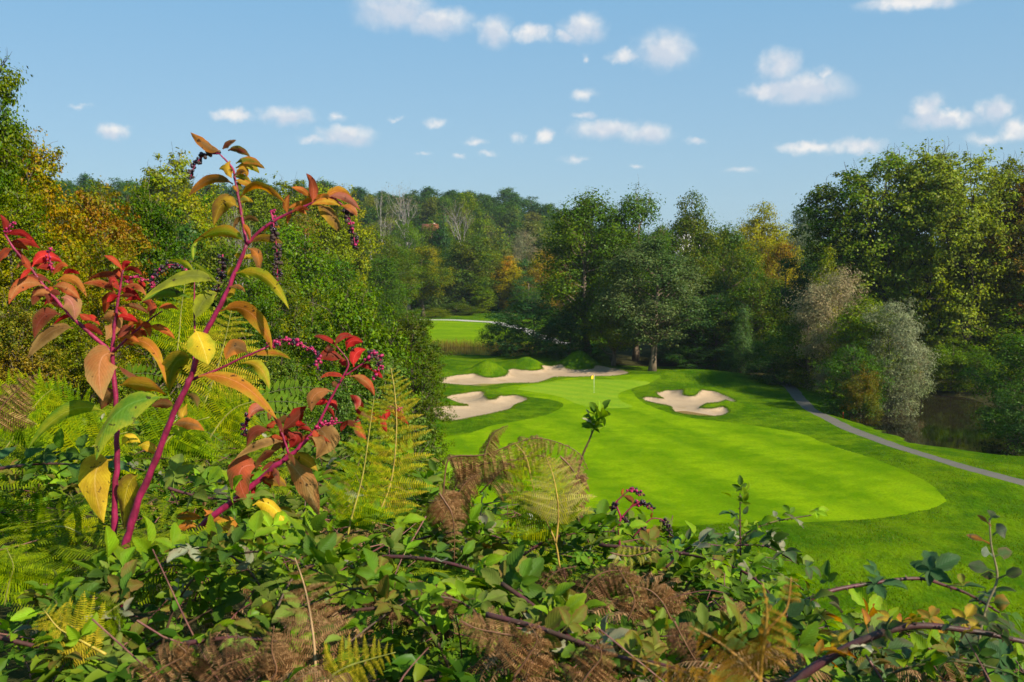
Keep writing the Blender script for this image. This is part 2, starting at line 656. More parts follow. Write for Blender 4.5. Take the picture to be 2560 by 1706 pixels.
# mounds round the green (placed on the flat land first)
for px, py, A, rx, ry in ((1440, 904, 1.2, 6.0, 3.4), (1318, 912, .7, 5.0, 2.6), (1222, 920, .8, 5.0, 3.0), (1075, 936, .9, 4.5, 3.0), (1730, 948, 1.3, 8, 5), (1375, 902, .7, 9, 3.0),
                          (1448, 917, 2.5, 2.4, 1.9), (1318, 922, 1.6, 2.3, 1.6), (1219, 934, 2.1, 2.4, 1.8), (1230, 996, .5, 1.8, 1.5), (1730, 982, .65, 1.9, 1.5), (1795, 1014, .6, 3.0, 1.3), (1120, 1004, .55, 2.3, 1.3),
                          (1640, 989, .35, 2, 1.2), (2480, 1230, .9, 9, 8), (2250, 1160, .5, 7, 9), (2150, 1380, .5, 9, 5), (1700, 1395, .4, 7, 4), (1950, 1340, .3, 8, 3)):
    x, y = flat(px, py)
    BUMPS.append((x, y, A, rx, ry))

# outlines read off the picture, put on the land
o5 = dict(ox=1040, oy=800)
BUNKERS = [
    c3([(150, 388), (260, 362), (370, 350), (425, 366), (490, 378), (565, 368), (598, 345), (606, 325), (700, 328), (780, 330), (828, 318), (822, 298), (930, 291),
        (985, 315), (1050, 326), (1145, 320), (1172, 298), (1250, 308), (1340, 325), (1396, 347), (1330, 362), (1200, 368), (1050, 372), (910, 374), (840, 398),
        (780, 411), (600, 414), (450, 432), (330, 428), (220, 420), (140, 408)], **o5),
    c3([(190, 505), (320, 478), (440, 468), (455, 500), (510, 516), (550, 494), (640, 490), (735, 518), (650, 556), (622, 582), (500, 612), (350, 642), (250, 660),
        (150, 650), (120, 570), (330, 560), (270, 530)], **o5),
    c3([(1478, 508), (1540, 503), (1612, 512), (1572, 472), (1640, 460), (1742, 456), (1752, 488), (1808, 497), (1862, 460), (1930, 463), (2020, 493), (2090, 532),
        (2000, 532), (1900, 548), (1862, 573), (1930, 578), (2015, 566), (2048, 600), (2000, 627), (1900, 630), (1750, 616), (1680, 597), (1658, 566), (1560, 545), (1492, 527)], **o5)]
GREEN = c3([(665, 456), (760, 425), (900, 404), (1100, 390), (1300, 390), (1460, 398), (1530, 412), (1440, 440), (1345, 470), (1318, 500), (1350, 535), (1415, 566),
            (1330, 576), (1180, 574), (1060, 552), (950, 505), (820, 478)], **o5)
FAIRWAY = [(2366, 1252), (2328, 1212), (2277, 1183), (2208, 1156), (2104, 1122), (2053, 1105), (2001, 1084), (1898, 1067), (1800, 1054), (1720, 1044), (1660, 1028),
           (1610, 1008), (1585, 985), (1584, 968), (1640, 950), (1645, 938), (1560, 938), (1450, 943), (1375, 953), (1270, 966), (1240, 978), (1300, 990), (1380, 1000),
           (1408, 1014), (1370, 1036), (1300, 1052), (1231, 1064), (1174, 1083), (1090, 1100), (1030, 1150), (1060, 1260), (1200, 1310), (1400, 1330), (1700, 1316), (1898, 1306), (2001, 1306),
           (2104, 1302), (2277, 1284), (2350, 1264)]
PATH_C = c3([(430, 262), (520, 292), (620, 340), (680, 410), (760, 490), (870, 552), (1000, 620), (1150, 682), (1300, 738), (1450, 790), (1650, 850), (1850, 910), (2000, 952), (2200, 1005), (2400, 1060)],
            s=2.9037, ox=1760, oy=850)
FAR_PATH_C = [(1040, 799), (1110, 800), (1183, 803), (1240, 807), (1297, 820), (1355, 843), (1431, 862)]
SECOND = [(1060, 803), (1160, 805), (1235, 811), (1290, 826), (1335, 847), (1330, 856), (1160, 858), (1060, 852)]
POND_R = c3([(1060, 556), (1200, 610), (1320, 662), (1500, 738), (1650, 790), (1850, 806), (2010, 832), (2200, 850), (2400, 830), (2400, 640), (2100, 500), (1850, 420), (1500, 385), (1250, 440), (1120, 500)],
            s=2.9037, ox=1760, oy=850)
POND_FAR = [(1090, 868), (1160, 866), (1260, 868), (1380, 874), (1470, 886), (1380, 893), (1250, 890), (1150, 887), (1090, 884)]


def outline(pts, n=5, closed=True):
    P = [G(*p) for p in pts]
    if closed:
        Q = catmull(P[-2:] + P + P[:2], n)[2 * n:-2 * n - 1 + 0]
        Q = Q[:-1] if np.allclose(Q[0], Q[-1]) else Q
        return Q
    return catmull(P, n)


def inside(P, poly):
    x, y = P[:, 0], P[:, 1]
    c = np.zeros(len(P), bool)
    n = len(poly)
    j = n - 1
    for i in range(n):
        xi, yi = poly[i]; xj, yj = poly[j]
        if yi != yj:
            c ^= ((yi > y) != (yj > y)) & (x < (xj - xi) * (y - yi) / (yj - yi) + xi)
        j = i
    return c


def pdist(P, poly):
    """distance of points to a closed outline"""
    best = np.full(len(P), 1e9)
    n = len(poly)
    for i in range(n):
        a, b = poly[i], poly[(i + 1) % n]
        d = b - a
        L = d.dot(d) + 1e-12
        t = np.clip(((P - a) @ d) / L, 0, 1)
        q = a + t[:, None] * d
        best = np.minimum(best, np.hypot(*(P - q).T))
    return best


def ribbon(pts, w, n=14):
    C = outline(pts, n, closed=False)
    T = np.gradient(C, axis=0); T /= np.linalg.norm(T, axis=1)[:, None]
    Nn = np.stack([-T[:, 1], T[:, 0]], 1)
    ja = (w / 2 * (1 + .10 * wob(C[:, 0], C[:, 1], 3.1, 2) + .07 * wob(C[:, 0], C[:, 1], 1.3, 7)))[:, None]
    jb = (w / 2 * (1 + .10 * wob(C[:, 0], C[:, 1], 3.6, 5) + .07 * wob(C[:, 0], C[:, 1], 1.1, 1)))[:, None]
    return np.concatenate([C + Nn * ja, (C - Nn * jb)[::-1]])


OUT = {}
for i, b in enumerate(BUNKERS): OUT['bunker%d' % i] = outline(b, 5)
OUT['green'] = outline(GREEN, 5)
OUT['fairway'] = outline(FAIRWAY, 24)
_fj = np.random.RandomState(2)
OUT['fairway'] = OUT['fairway'] + _fj.normal(size=OUT['fairway'].shape) * .045 + .10 * np.column_stack([wob(OUT['fairway'][:, 0], OUT['fairway'][:, 1], 2.3, 1), wob(OUT['fairway'][:, 0], OUT['fairway'][:, 1], 2.0, 4)])
OUT['path'] = ribbon(PATH_C, 1.5)
OUT['far_path'] = ribbon(FAR_PATH_C, 3.0)
OUT['second'] = outline(SECOND, 4)
PR = np.array([flat(px, py, -1.0) for px, py in POND_R]); OUT['pond_r'] = catmull(list(PR) + [PR[0]], 4)[:-1]
PF = np.array([flat(px, py, -.5) for px, py in POND_FAR]); OUT['pond_f'] = catmull(list(PF) + [PF[0]], 4)[:-1]


def land(P):
    """final height: the land with pond basins and bunker floors cut in"""
    z = H(P[:, 0], P[:, 1])
    for k, lv, dp in (('pond_r', -1.0, 1.2), ('pond_f', -.5, .8)):
        d = pdist(P, OUT[k]); s = inside(P, OUT[k])
        sd = np.where(s, -d, d)
        w = sstep(5.0, -1.5, sd)
        z = z * (1 - w) + (lv - dp * .45) * w
        z = np.where(sd < 0, np.minimum(z, lv - .05 - .3 * np.clip(-sd, 0, 3)), np.maximum(z, lv + .03) * (sd < 5) + z * (sd >= 5))
    for i in range(3):
        s = inside(P, OUT['bunker%d' % i])
        if s.any():
            d = pdist(P[s], OUT['bunker%d' % i])
            z[s] -= .30 * sstep(.02, .55, d) + .12 * sstep(.5, 3, d)
    return z


# ------------------------------------------------------------------ ground materials
def grass_mat(name, c1, c2, fine=9.0, bump=.5, stripes=None, dry=0.0, dist=.06):
    m, nt, o = new_mat(name)
    t = NT(nt)
    P = t.pos()
    n0 = t.noise(.11, 4, .6, P)
    n1 = t.noise(.55, 4, .6, P)
    n2 = t.noise(fine, 4, .7, P)
    n3 = t.noise(2.2, 3, .6, t.scale(P, (1, .45, 1)))
    f = t.math('ADD', t.math('MULTIPLY', n0, .55), t.math('MULTIPLY', n1, .45))
    col = t.mix(t.ramp(f, .42, .58), c1, c2)
    if stripes:
        ang, per, amt = stripes
        sx = t.n('ShaderNodeVectorMath', operation='DOT_PRODUCT')
        t.put(sx.inputs[0], P); sx.inputs[1].default_value = (math.cos(ang), math.sin(ang), 0)
        ph = t.math('ADD', t.math('MULTIPLY', sx.outputs['Value'], 1 / per), t.math('MULTIPLY', n1, .25))
        tri = t.math('PINGPONG', ph, .5)
        st = t.ramp(tri, .16, .34)
        col = t.hsv(col, t.math('MULTIPLY_ADD', st, -.008, .504), 1, t.math('MULTIPLY_ADD', st, amt, 1 - amt / 2))
    if dry:
        dn = t.ramp(t.noise(.33, 5, .65, P), .60, .74)
        col = t.mix(t.math('MULTIPLY', dn, dry), col, (.20, .19, .03))
    col = t.hsv(col, t.math('MULTIPLY_ADD', n3, .03, .485), 1, t.math('MULTIPLY_ADD', n2, .9, .55))
    h = t.math('ADD', t.math('MULTIPLY', n2, .5), t.math('MULTIPLY', n3, .8))
    nrm = t.bump(h, bump, dist * 4)
    b = t.n('ShaderNodeBsdfDiffuse'); t.put(b.inputs['Color'], col); t.put(b.inputs['Normal'], nrm)
    nt.links.new(b.outputs[0], o.inputs[0])
    return m


_sa = G(1500, 1010); _sb = G(2100, 1240)
_sd = _sb - _sa
STRIPE_ANG = math.atan2(_sd[1], _sd[0]) + math.pi / 2
M['fairway'] = grass_mat('fairway_turf', (.090, .172, .0014), (.134, .218, .0020), 5, .3, (STRIPE_ANG, 7.5, .20), .16, .02)
M['green'] = grass_mat('putting_green_turf', (.145, .24, .010), (.17, .26, .013), 5, .15, (STRIPE_ANG + .5, 3.0, .05), .12, .01)
M['second'] = grass_mat('far_fairway_turf', (.105, .190, .0025), (.135, .220, .0030), 5, .25, (1.3, 9, .08), .05, .02)


def ground_material():
    m, nt, o = new_mat('rough_grass')
    t = NT(nt)
    P = t.pos()
    n0 = t.noise(.10, 4, .6, P)
    n1 = t.noise(.45, 4, .65, P)
    n2 = t.noise(4.5, 4, .7, t.scale(P, (1, .6, 1)))
    n3 = t.noise(1.3, 4, .62, t.scale(P, (1.0, .5, 1)))
    col = t.mix(t.ramp(t.math('ADD', t.math('MULTIPLY', n0, .5), t.math('MULTIPLY', n1, .5)), .40, .60), (.034, .086, .002), (.088, .150, .002))
    dn = t.ramp(t.noise(.23, 5, .65, P), .60, .78)
    col = t.mix(t.math('MULTIPLY', dn, .25), col, (.17, .155, .03))
    col = t.hsv(col, t.math('MULTIPLY_ADD', n3, .05, .475), 1, t.math('MULTIPLY_ADD', n2, 1.1, .45))
    # leaf litter and undergrowth under the trees
    at = t.n('ShaderNodeAttribute', attribute_type='GEOMETRY', attribute_name='wood')
    ff = t.ramp(t.math('ADD', at.outputs['Fac'], t.math('MULTIPLY_ADD', n1, .5, -.25)), .35, .65)
    lit = t.mix(t.noise(1.7, 4, .7, P), (.022, .035, .008), (.065, .048, .022))
    col = t.mix(ff, col, lit)
    h = t.math('ADD', t.math('MULTIPLY', n2, .5), t.math('MULTIPLY', n3, 1.0))
    b = t.n('ShaderNodeBsdfDiffuse'); t.put(b.inputs['Color'], col); t.put(b.inputs['Normal'], t.bump(h, .8, .30))
    nt.links.new(b.outputs[0], o.inputs[0])
    return m


M['ground'] = ground_material()


def sand_material():
    m, nt, o = new_mat('bunker_sand')
    t = NT(nt)
    P = t.pos()
    n = t.noise(.6, 4, .6, P); f = t.noise(9, 4, .7, P); rk = t.noise(5, 3, .5, t.scale(P, (.35, 1.6, 1)), 1.2)
    col = t.mix(n, (.32, .225, .135), (.42, .31, .20))
    wet = t.ramp(t.noise(.35, 3, .5, P), .57, .66)
    col = t.mix(t.math('MULTIPLY', wet, .35), col, (.28, .185, .085))
    col = t.hsv(col, .5, 1, t.math('MULTIPLY_ADD', f, .36, .82))
    nt.links.new(t.bsdf(col, .95, t.bump(t.math('ADD', f, t.math('MULTIPLY', rk, 1.6)), .8, .07), .05), o.inputs[0])
    return m


M['sand'] = sand_material()


def asphalt_material():
    m, nt, o = new_mat('path_asphalt')
    t = NT(nt)
    P = t.pos()
    n = t.noise(.9, 4, .6, P); f = t.noise(22, 3, .7, P)
    col = t.mix(n, (.085, .075, .060), (.135, .120, .098))
    col = t.mix(t.math('MULTIPLY', t.ramp(t.noise(.5, 4, .6, P), .58, .7), .5), col, (.10, .085, .06))
    col = t.hsv(col, .5, 1, t.math('MULTIPLY_ADD', f, .4, .8))
    nt.links.new(t.bsdf(col, .85, t.bump(f, .3, .01), .2), o.inputs[0])
    return m


M['asphalt'] = asphalt_material()
M['gravel'] = plain_material('pale_gravel', (.36, .33, .29), .9, 3, .25, .3)


def water_material(name, col, rough=.04):
    m, nt, o = new_mat(name)
    t = NT(nt)
    P = t.pos()
    n = t.noise(1.4, 3, .5, t.scale(P, (1, 2.2, 1)))
    nl = t.noise(.25, 3, .6, P)
    c = t.mix(nl, col, tuple(k * 1.6 for k in col))
    nt.links.new(t.bsdf(c, rough, t.bump(n, .05, .04), .5), o.inputs[0])
    return m


M['pond'] = water_material('pond_water', (.012, .010, .005))
M['puddle'] = water_material('bunker_puddle', (.24, .15, .055), .12)


# ------------------------------------------------------------------ one triangulation for the land and everything let into it
def build_land():
    rs = np.random.RandomState(11)

    def grid(x0, x1, y0, y1, s, hole=None):
        X, Y = np.meshgrid(np.arange(x0, x1, s), np.arange(y0, y1, s))
        P = np.stack([X.ravel(), Y.ravel()], 1).astype(float)
        P += rs.uniform(-.18, .18, P.shape) * s
        if hole is not None:
            a, b, c, d, mg = hole
            P = P[~((P[:, 0] > a - mg) & (P[:, 0] < b + mg) & (P[:, 1] > c - mg) & (P[:, 1] < d + mg))]
        return P
    fine = (-24, 56, 36, 164)
    medium = (-130, 170, -16, 330)
    pts = [grid(*fine, .95), grid(*medium, 3.2, (*fine, .6)), grid(-1700, 1700, -500, 1900, 24, (*medium, 6))]
    loops = dict(OUT)
    extra = []
    for k in list(loops):
        if k.startswith('bunker'):
            Q = loops[k]
            for dd in (.22, .55):
                T = np.roll(Q, -1, 0) - np.roll(Q, 1, 0); T /= np.linalg.norm(T, axis=1)[:, None]
                Nn = np.stack([-T[:, 1], T[:, 0]], 1)
                A = Q + Nn * dd
                ok = inside(A, Q)
                B = Q - Nn * dd
                A = np.where(ok[:, None], A, B)
                A = A[inside(A, Q)]
                A = A[pdist(A, Q) > dd * .7]
                extra.append(A)
                extra.append(Q + (Q - np.where(ok[:, None], Q + Nn, Q - Nn)) * dd)
    P = np.concatenate(pts)
    keep = np.ones(len(P), bool)
    near = (P[:, 0] > -60) & (P[:, 0] < 90) & (P[:, 1] > 30) & (P[:, 1] < 300)
    for k, Q in loops.items():
        dd = pdist(P[near], Q)
        idx = np.where(near)[0]
        keep[idx[dd < (.62 if k.startswith('bunker') else .3)]] = False
    P = P[keep]
    E = []
    verts = [P] + extra
    n = len(P) + sum(len(e) for e in extra)
    for k, Q in loops.items():
        verts.append(Q)
        m = len(Q)
        E += [(n + i, n + (i + 1) % m) for i in range(m)]
        n += m
    allp = np.concatenate(verts)
    v2, _, f2, _, _, _ = delaunay_2d_cdt([Vector(p) for p in allp], E, [], 0, 1e-4, False)
    V2 = np.array([(v.x, v.y) for v in v2])
    F = np.array([tuple(f) for f in f2 if len(f) == 3])
    C = V2[F].mean(1)
    reg = np.zeros(len(F), int)
    loc = (C[:, 0] > -60) & (C[:, 0] < 90) & (C[:, 1] > 30) & (C[:, 1] < 330)
    order = ['fairway', 'second', 'green', 'path', 'far_path', 'bunker0', 'bunker1', 'bunker2']
    for i, k in enumerate(order):
        s = np.zeros(len(F), bool)
        s[loc] = inside(C[loc], loops[k])
        reg[s] = i + 1
    Z = np.concatenate([land(V2[i:i + 20000]) for i in range(0, len(V2), 20000)])
    V = np.concatenate([V2, Z[:, None]], 1)
    names = ['ground', 'fairway', 'distant_fairway', 'putting_green', 'cart_path', 'distant_path', 'bunker', 'bunker', 'bunker']
    mats = ['ground', 'fairway', 'second', 'green', 'asphalt', 'gravel', 'sand', 'sand', 'sand']
    for i in range(9):
        f = F[reg == i]
        if not len(f): continue
        used, inv = np.unique(f.ravel(), return_inverse=True)
        me = mesh(names[i], V[used], inv.reshape(-1, 3), M[mats[i]], smooth=True)
        if i == 0:
            x, y = V[used][:, 0], V[used][:, 1]
            r = np.hypot(x, y)
            w = np.zeros(len(x))
            # the wooded slope on the near side and at the left, the woods round the course
            Rf = np.interp(np.arctan2(x, y), _HA, _HR)
            w = np.maximum(w, (r < Rf * .82).astype(float))
            w = np.maximum(w, ((x < -.10 * y - 5) & (y > 0)).astype(float))
            w = np.maximum(w, (r > 288).astype(float))
            w = np.maximum(w, ((x > .175 * y + 8) & (y > 135)).astype(float))
            w = np.maximum(w, ((x > 52)).astype(float))
            w = np.maximum(w, ((x > .085 * y + 2) & (y > 152)).astype(float))
            a = me.attributes.new('wood', 'FLOAT', 'POINT')
            a.data.foreach_set('value', w.astype(np.float32))
        o = obj(names[i], me)
        tag(o, kind='structure')
        if i in (6, 7, 8):
            tag(o, ['long pale sand bunker under the grass mounds behind the green', 'sand bunker beside the leafy slope, front left of the green',
                    'three-lobed sand bunker to the right of the flag'][i - 6], 'bunker')
    return V


LAND = build_land()


def zland(x, y):
    return float(land(np.array([[x, y]], float))[0])


def sheet(name, poly, z, mat, step=1.2):
    P = np.asarray(poly)
    g = []
    x0, y0 = P.min(0); x1, y1 = P.max(0)
    X, Y = np.meshgrid(np.arange(x0, x1, step), np.arange(y0, y1, step))
    Q = np.stack([X.ravel(), Y.ravel()], 1)
    Q = Q[inside(Q, P)]; Q = Q[pdist(Q, P) > step * .3]
    A = np.concatenate([P, Q])
    v, _, f, _, _, _ = delaunay_2d_cdt([Vector(p) for p in A], [(i, (i + 1) % len(P)) for i in range(len(P))], [], 1, 1e-4, False)
    V = np.array([(q.x, q.y, z) for q in v])
    return obj(name, mesh(name, V, [tuple(q) for q in f], mat, smooth=True))


def grow(P, d):
    T = np.roll(P, -1, 0) - np.roll(P, 1, 0); T /= np.linalg.norm(T, axis=1)[:, None]
    Nn = np.stack([-T[:, 1], T[:, 0]], 1)
    A = P + Nn * .01
    s = np.where(inside(A, P)[:, None], -1, 1)
    return P + s * Nn * d


tag(sheet('pond_water', grow(OUT['pond_r'], .7), -1.0, M['pond'], 3), kind='structure')
tag(sheet('distant_pond_water', grow(OUT['pond_f'], 1.2), -.5, M['pond'], 4), kind='structure')

# rain water standing in the low end of two bunkers
for (lab, pts) in (('shallow brown puddle at the left end of the long bunker', c3([(300, 416), (420, 405), (560, 409), (680, 408), (600, 416), (450, 428), (330, 424)], **o5)),
                   ('brown puddle at the front lip of the three-lobed bunker', c3([(1690, 582), (1760, 580), (1860, 598), (1930, 612), (1960, 622), (1900, 626), (1760, 614), (1700, 598)], **o5))):
    Pq = np.array([G(*p) for p in pts])
    Pq = catmull(list(Pq) + [Pq[0]], 4)[:-1]
    zz = land(Pq)
    p = sheet('puddle', Pq, float(np.percentile(zz, 65)) + .012, M['puddle'], .6)
    tag(p, kind='structure')

# ------------------------------------------------------------------ tree prototypes: height 1, crown width 1
def leaf_quads(C, Nr, size, rs, aspect=.62, fold=.12):
    n = len(C)
    Nr = Nr / (np.linalg.norm(Nr, axis=1)[:, None] + 1e-9)
    A = rs.normal(size=(n, 3))
    T = np.cross(Nr, A); T /= np.linalg.norm(T, axis=1)[:, None] + 1e-9
    B = np.cross(Nr, T)
    s = (size * rs.uniform(.65, 1.35, n))[:, None]
    V = np.stack([C - T * s * .5, C + B * s * aspect * .5 + Nr * s * fold, C + T * s * .5, C - B * s * aspect * .5 + Nr * s * fold], 1)
    return V.reshape(-1, 3)


def prof(z, pts):
    return np.interp(z, [p[0] for p in pts], [p[1] for p in pts])


KINDS = {
    # profile (height, radius), lobes, lobe radius, upright stretch of lobes, droop of leaves
    'oak':     dict(p=[(.16, .12), (.26, .36), (.42, .48), (.62, .46), (.8, .36), (.93, .2), (1, .06)], nl=46, lr=.105, st=1.0, limb=7),
    'oakhigh': dict(p=[(.24, .10), (.34, .34), (.5, .46), (.68, .44), (.84, .34), (.95, .18), (1, .05)], nl=42, lr=.105, st=1.0, limb=7),
    'poplar':  dict(p=[(.20, .16), (.32, .34), (.5, .42), (.7, .46), (.85, .40), (.95, .24), (1, .1)], nl=50, lr=.095, st=1.4, limb=11, asp=.46),
    'column':  dict(p=[(.04, .3), (.2, .44), (.5, .5), (.75, .36), (.92, .16), (1, .03)], nl=34, lr=.10, st=1.6, limb=4, asp=.32),
    'round':   dict(p=[(.04, .26), (.15, .42), (.4, .5), (.65, .45), (.85, .29), (1, .06)], nl=42, lr=.125, st=1.0, limb=5),
    'bush':    dict(p=[(.0, .36), (.2, .48), (.5, .5), (.75, .42), (.92, .24), (1, .08)], nl=40, lr=.16, st=1.0, limb=4, asp=.85),
    'cone':    dict(p=[(.05, .46), (.2, .5), (.45, .36), (.7, .2), (.9, .07), (1, .01)], nl=60, lr=.08, st=.55, limb=3, asp=.4),
    'airy':    dict(p=[(.14, .2), (.3, .42), (.5, .5), (.7, .42), (.88, .24), (1, .06)], nl=30, lr=.10, st=1.0, limb=9),
    'near':    dict(p=[(.02, .26), (.15, .42), (.4, .5), (.65, .45), (.85, .30), (1, .08)], nl=60, lr=.105, st=1.0, limb=5, asp=.46),
    'willow':  dict(p=[(.0, .28), (.2, .42), (.5, .5), (.75, .46), (.92, .28), (1, .08)], nl=50, lr=.14, st=1.2, limb=6, asp=.75),
}


def make_tree(kind, seed, nleaf, lsize, clump, twigs=True, sparse=0.0):
    """-> crown verts (n*4,3), wood (MB); clump = clump radius, lsize = leaf size, both in tree heights"""
    K = KINDS[kind]
    rs = np.random.RandomState(seed)
    asp = K.get('asp', .62)
    P = [(a, b * asp) for a, b in K['p']]
    K = dict(K, lr=K['lr'] * .72)
    z0, z1 = P[0][0], 1.0
    # lobes fill the envelope, denser towards its outside
    L = []
    ph3, ph5 = rs.uniform(0, 6.28, 2)
    tries = 0
    zs = np.linspace(z0, 1, 200)
    wz = prof(zs, P) + .05
    wz /= wz.sum()
    while len(L) < K['nl'] and tries < 4000:
        tries += 1
        z = rs.choice(zs, p=wz)
        lr = K['lr'] * rs.uniform(.55, 1.45)
        r = prof(z, P)
        a = rs.uniform(0, 6.283)
        r = r * (1 + .17 * math.sin(3 * a + ph3 + 5 * z) + .11 * math.sin(5 * a + ph5 - 9 * z))
        rr = max(0, r - lr * .6) * math.sqrt(rs.uniform(.25, 1))
        c = np.array([rr * math.cos(a), rr * math.sin(a), min(z, 1 - lr * K['st'] * .55)])
        if all(np.linalg.norm((c - q[0]) / (1, 1, K['st'])) > .62 * (lr + q[1]) * .62 for q in L):
            L.append((c, lr))
    ncl = max(10, int(nleaf / 34))
    C, Nn = [], []
    per = ncl / len(L)
    centres = []
    for c, lr in L:
        k = max(3, int(per * (lr / K['lr']) ** 2 + rs.rand()))
        d = rs.normal(size=(k, 3)); d /= np.linalg.norm(d, axis=1)[:, None]
        d[:, 2] = np.where(d[:, 2] < -.55, -d[:, 2], d[:, 2])
        rad = lr * np.where(rs.rand(k) < .14, rs.uniform(1.15, 1.6, k), rs.uniform(.6, 1.1, k))[:, None]
        q = c + d * rad * np.array([1, 1, K['st']])
        centres.append((q, c))
        for qq, dd in zip(q, d):
            m = int(34 * rs.uniform(.5, 1.5))
            e = rs.normal(size=(m, 3)) * np.array([1, 1, .72]) * clump * rs.uniform(.5, 1.35)
            C.append(qq + e)
            out = e / (np.linalg.norm(e, axis=1)[:, None] + 1e-9)
            Nn.append(out * .7 + dd * .9 + np.array([0, 0, .45]) + rs.normal(size=(m, 3)) * .55)
    C = np.concatenate(C); Nn = np.concatenate(Nn)
    if sparse:
        k = rs.rand(len(C)) > sparse
        C, Nn = C[k], Nn[k]
    C[:, 2] = np.maximum(C[:, 2], .003)
    C[:, 2] /= max(1.0, np.percentile(C[:, 2], 99.95))
    V = leaf_quads(C, Nn, lsize, rs, .66 if kind != 'willow' else .3)
    V[:, :2] /= asp
    # wood: trunk, limbs to the lobes, twigs to the clumps
    wood = MB()
    top = .80 if kind not in ('cone',) else .97
    tr = .0195 if kind not in ('bush', 'willow') else .010
    n = 9
    zz = np.linspace(0, top, n)
    wig = np.cumsum(rs.normal(size=(n, 2)) * .006, axis=0); wig[0] = 0
    tp = np.column_stack([wig, zz])
    rad = tr * (1 - zz / top * .82); rad[0] *= 1.35
    wood.add(*tube(tp, rad, 8))

    def at(z):
        return np.array([np.interp(z, zz, tp[:, 0]), np.interp(z, zz, tp[:, 1]), z])
    order = sorted(range(len(L)), key=lambda i: -L[i][1])
    for i in range(len(L)):
        c, lr = L[i]
        if i % 2 and not twigs: continue
        zb = max(z0 * .8, min(c[2] - .10 - .25 * np.hypot(c[0], c[1]), top * .96))
        b = at(zb)
        mid = (b + c) / 2 + np.array([0, 0, -.02]) + rs.normal(size=3) * .012
        r0 = tr * .42 * (1 - zb / top * .6)
        Q = catmull([b, mid, c], 4)
        wood.add(*tube(Q, np.linspace(r0, r0 * .3, len(Q)), 5, False))
        if twigs:
            for qq in centres[i][0][:5]:
                Q = catmull([c * .8 + b * .2, (c + qq) / 2 + rs.normal(size=3) * .008, qq], 2)
                wood.add(*tube(Q, np.linspace(r0 * .32, r0 * .1, len(Q)), 3, False))
    wood.V = [v / np.array([asp, asp, 1]) for v in wood.V]
    return V, wood


def quad_faces(n):
    return np.arange(n * 4).reshape(-1, 4)


PROTO = {}


def proto(key, kind, seed, nleaf, lsize, clump, cmat, bmat='bark', twigs=True, sparse=0.0, single=False):
    V, wood = make_tree(kind, seed, nleaf, lsize, clump, twigs, sparse)
    if single:
        wv = np.concatenate(wood.V)
        F = [tuple(f) for f in (quad_faces(len(V) // 4) + len(wv)).tolist()]
        me = mesh(key, np.concatenate([wv, V]), wood.F + F, mats=[M[bmat], M[cmat]], mi=[0] * len(wood.F) + [1] * len(F))
        PROTO[key] = (me, None)
    else:
        PROTO[key] = (mesh(key + '_crown', V, quad_faces(len(V) // 4), M[cmat]), wood.mesh(key + '_wood', M[bmat], smooth=True))


for i in range(3): proto('oak%d' % i, 'oak', 20 + i, 32000, .0135, .026, 'crown_mid', 'bark')
for i in range(2): proto('oakhigh%d' % i, 'oakhigh', 30 + i, 34000, .0135, .026, 'crown_mid', 'bark')
for i in range(3): proto('poplar%d' % i, 'poplar', 40 + i, 30000, .0125, .016, 'crown_mid', 'bark_dark', sparse=.08)
for i in range(2): proto('column%d' % i, 'column', 50 + i, 16000, .017, .03, 'crown_mid', 'bark')
for i in range(3): proto('round%d' % i, 'round', 60 + i, 22000, .016, .03, 'crown_mid', 'bark')
for i in range(3): proto('bush%d' % i, 'bush', 70 + i, 16000, .020, .036, 'crown_mid', 'bark')
proto('cone0', 'cone', 80, 16000, .016, .024, 'crown_mid', 'bark_dark')
for i in range(2): proto('airy%d' % i, 'airy', 90 + i, 11000, .0135, .026, 'crown_mid', 'bark_pale', sparse=.1)
for i in range(2): proto('willow%d' % i, 'willow', 95 + i, 26000, .020, .03, 'crown_mid', 'bark_dark')
for i in range(3): proto('near%d' % i, 'near', 110 + i, 52000, .0098, .0125, 'crown_near', 'bark')
proto('nearoak0', 'oakhigh', 118, 56000, .0098, .0145, 'crown_near', 'bark_dark')
for i in range(3): proto('far_oak%d' % i, 'oak', 130 + i, 5200, .032, .045, 'crown_far', 'bark', False, single=True)
for i in range(2): proto('far_round%d' % i, 'round', 140 + i, 5200, .034, .05, 'crown_far', 'bark', False, single=True)
proto('far_poplar0', 'poplar', 145, 5200, .030, .04, 'crown_far', 'bark', False, single=True)
proto('far_cone0', 'cone', 146, 4200, .03, .04, 'crown_far', 'bark_dark', False, single=True)


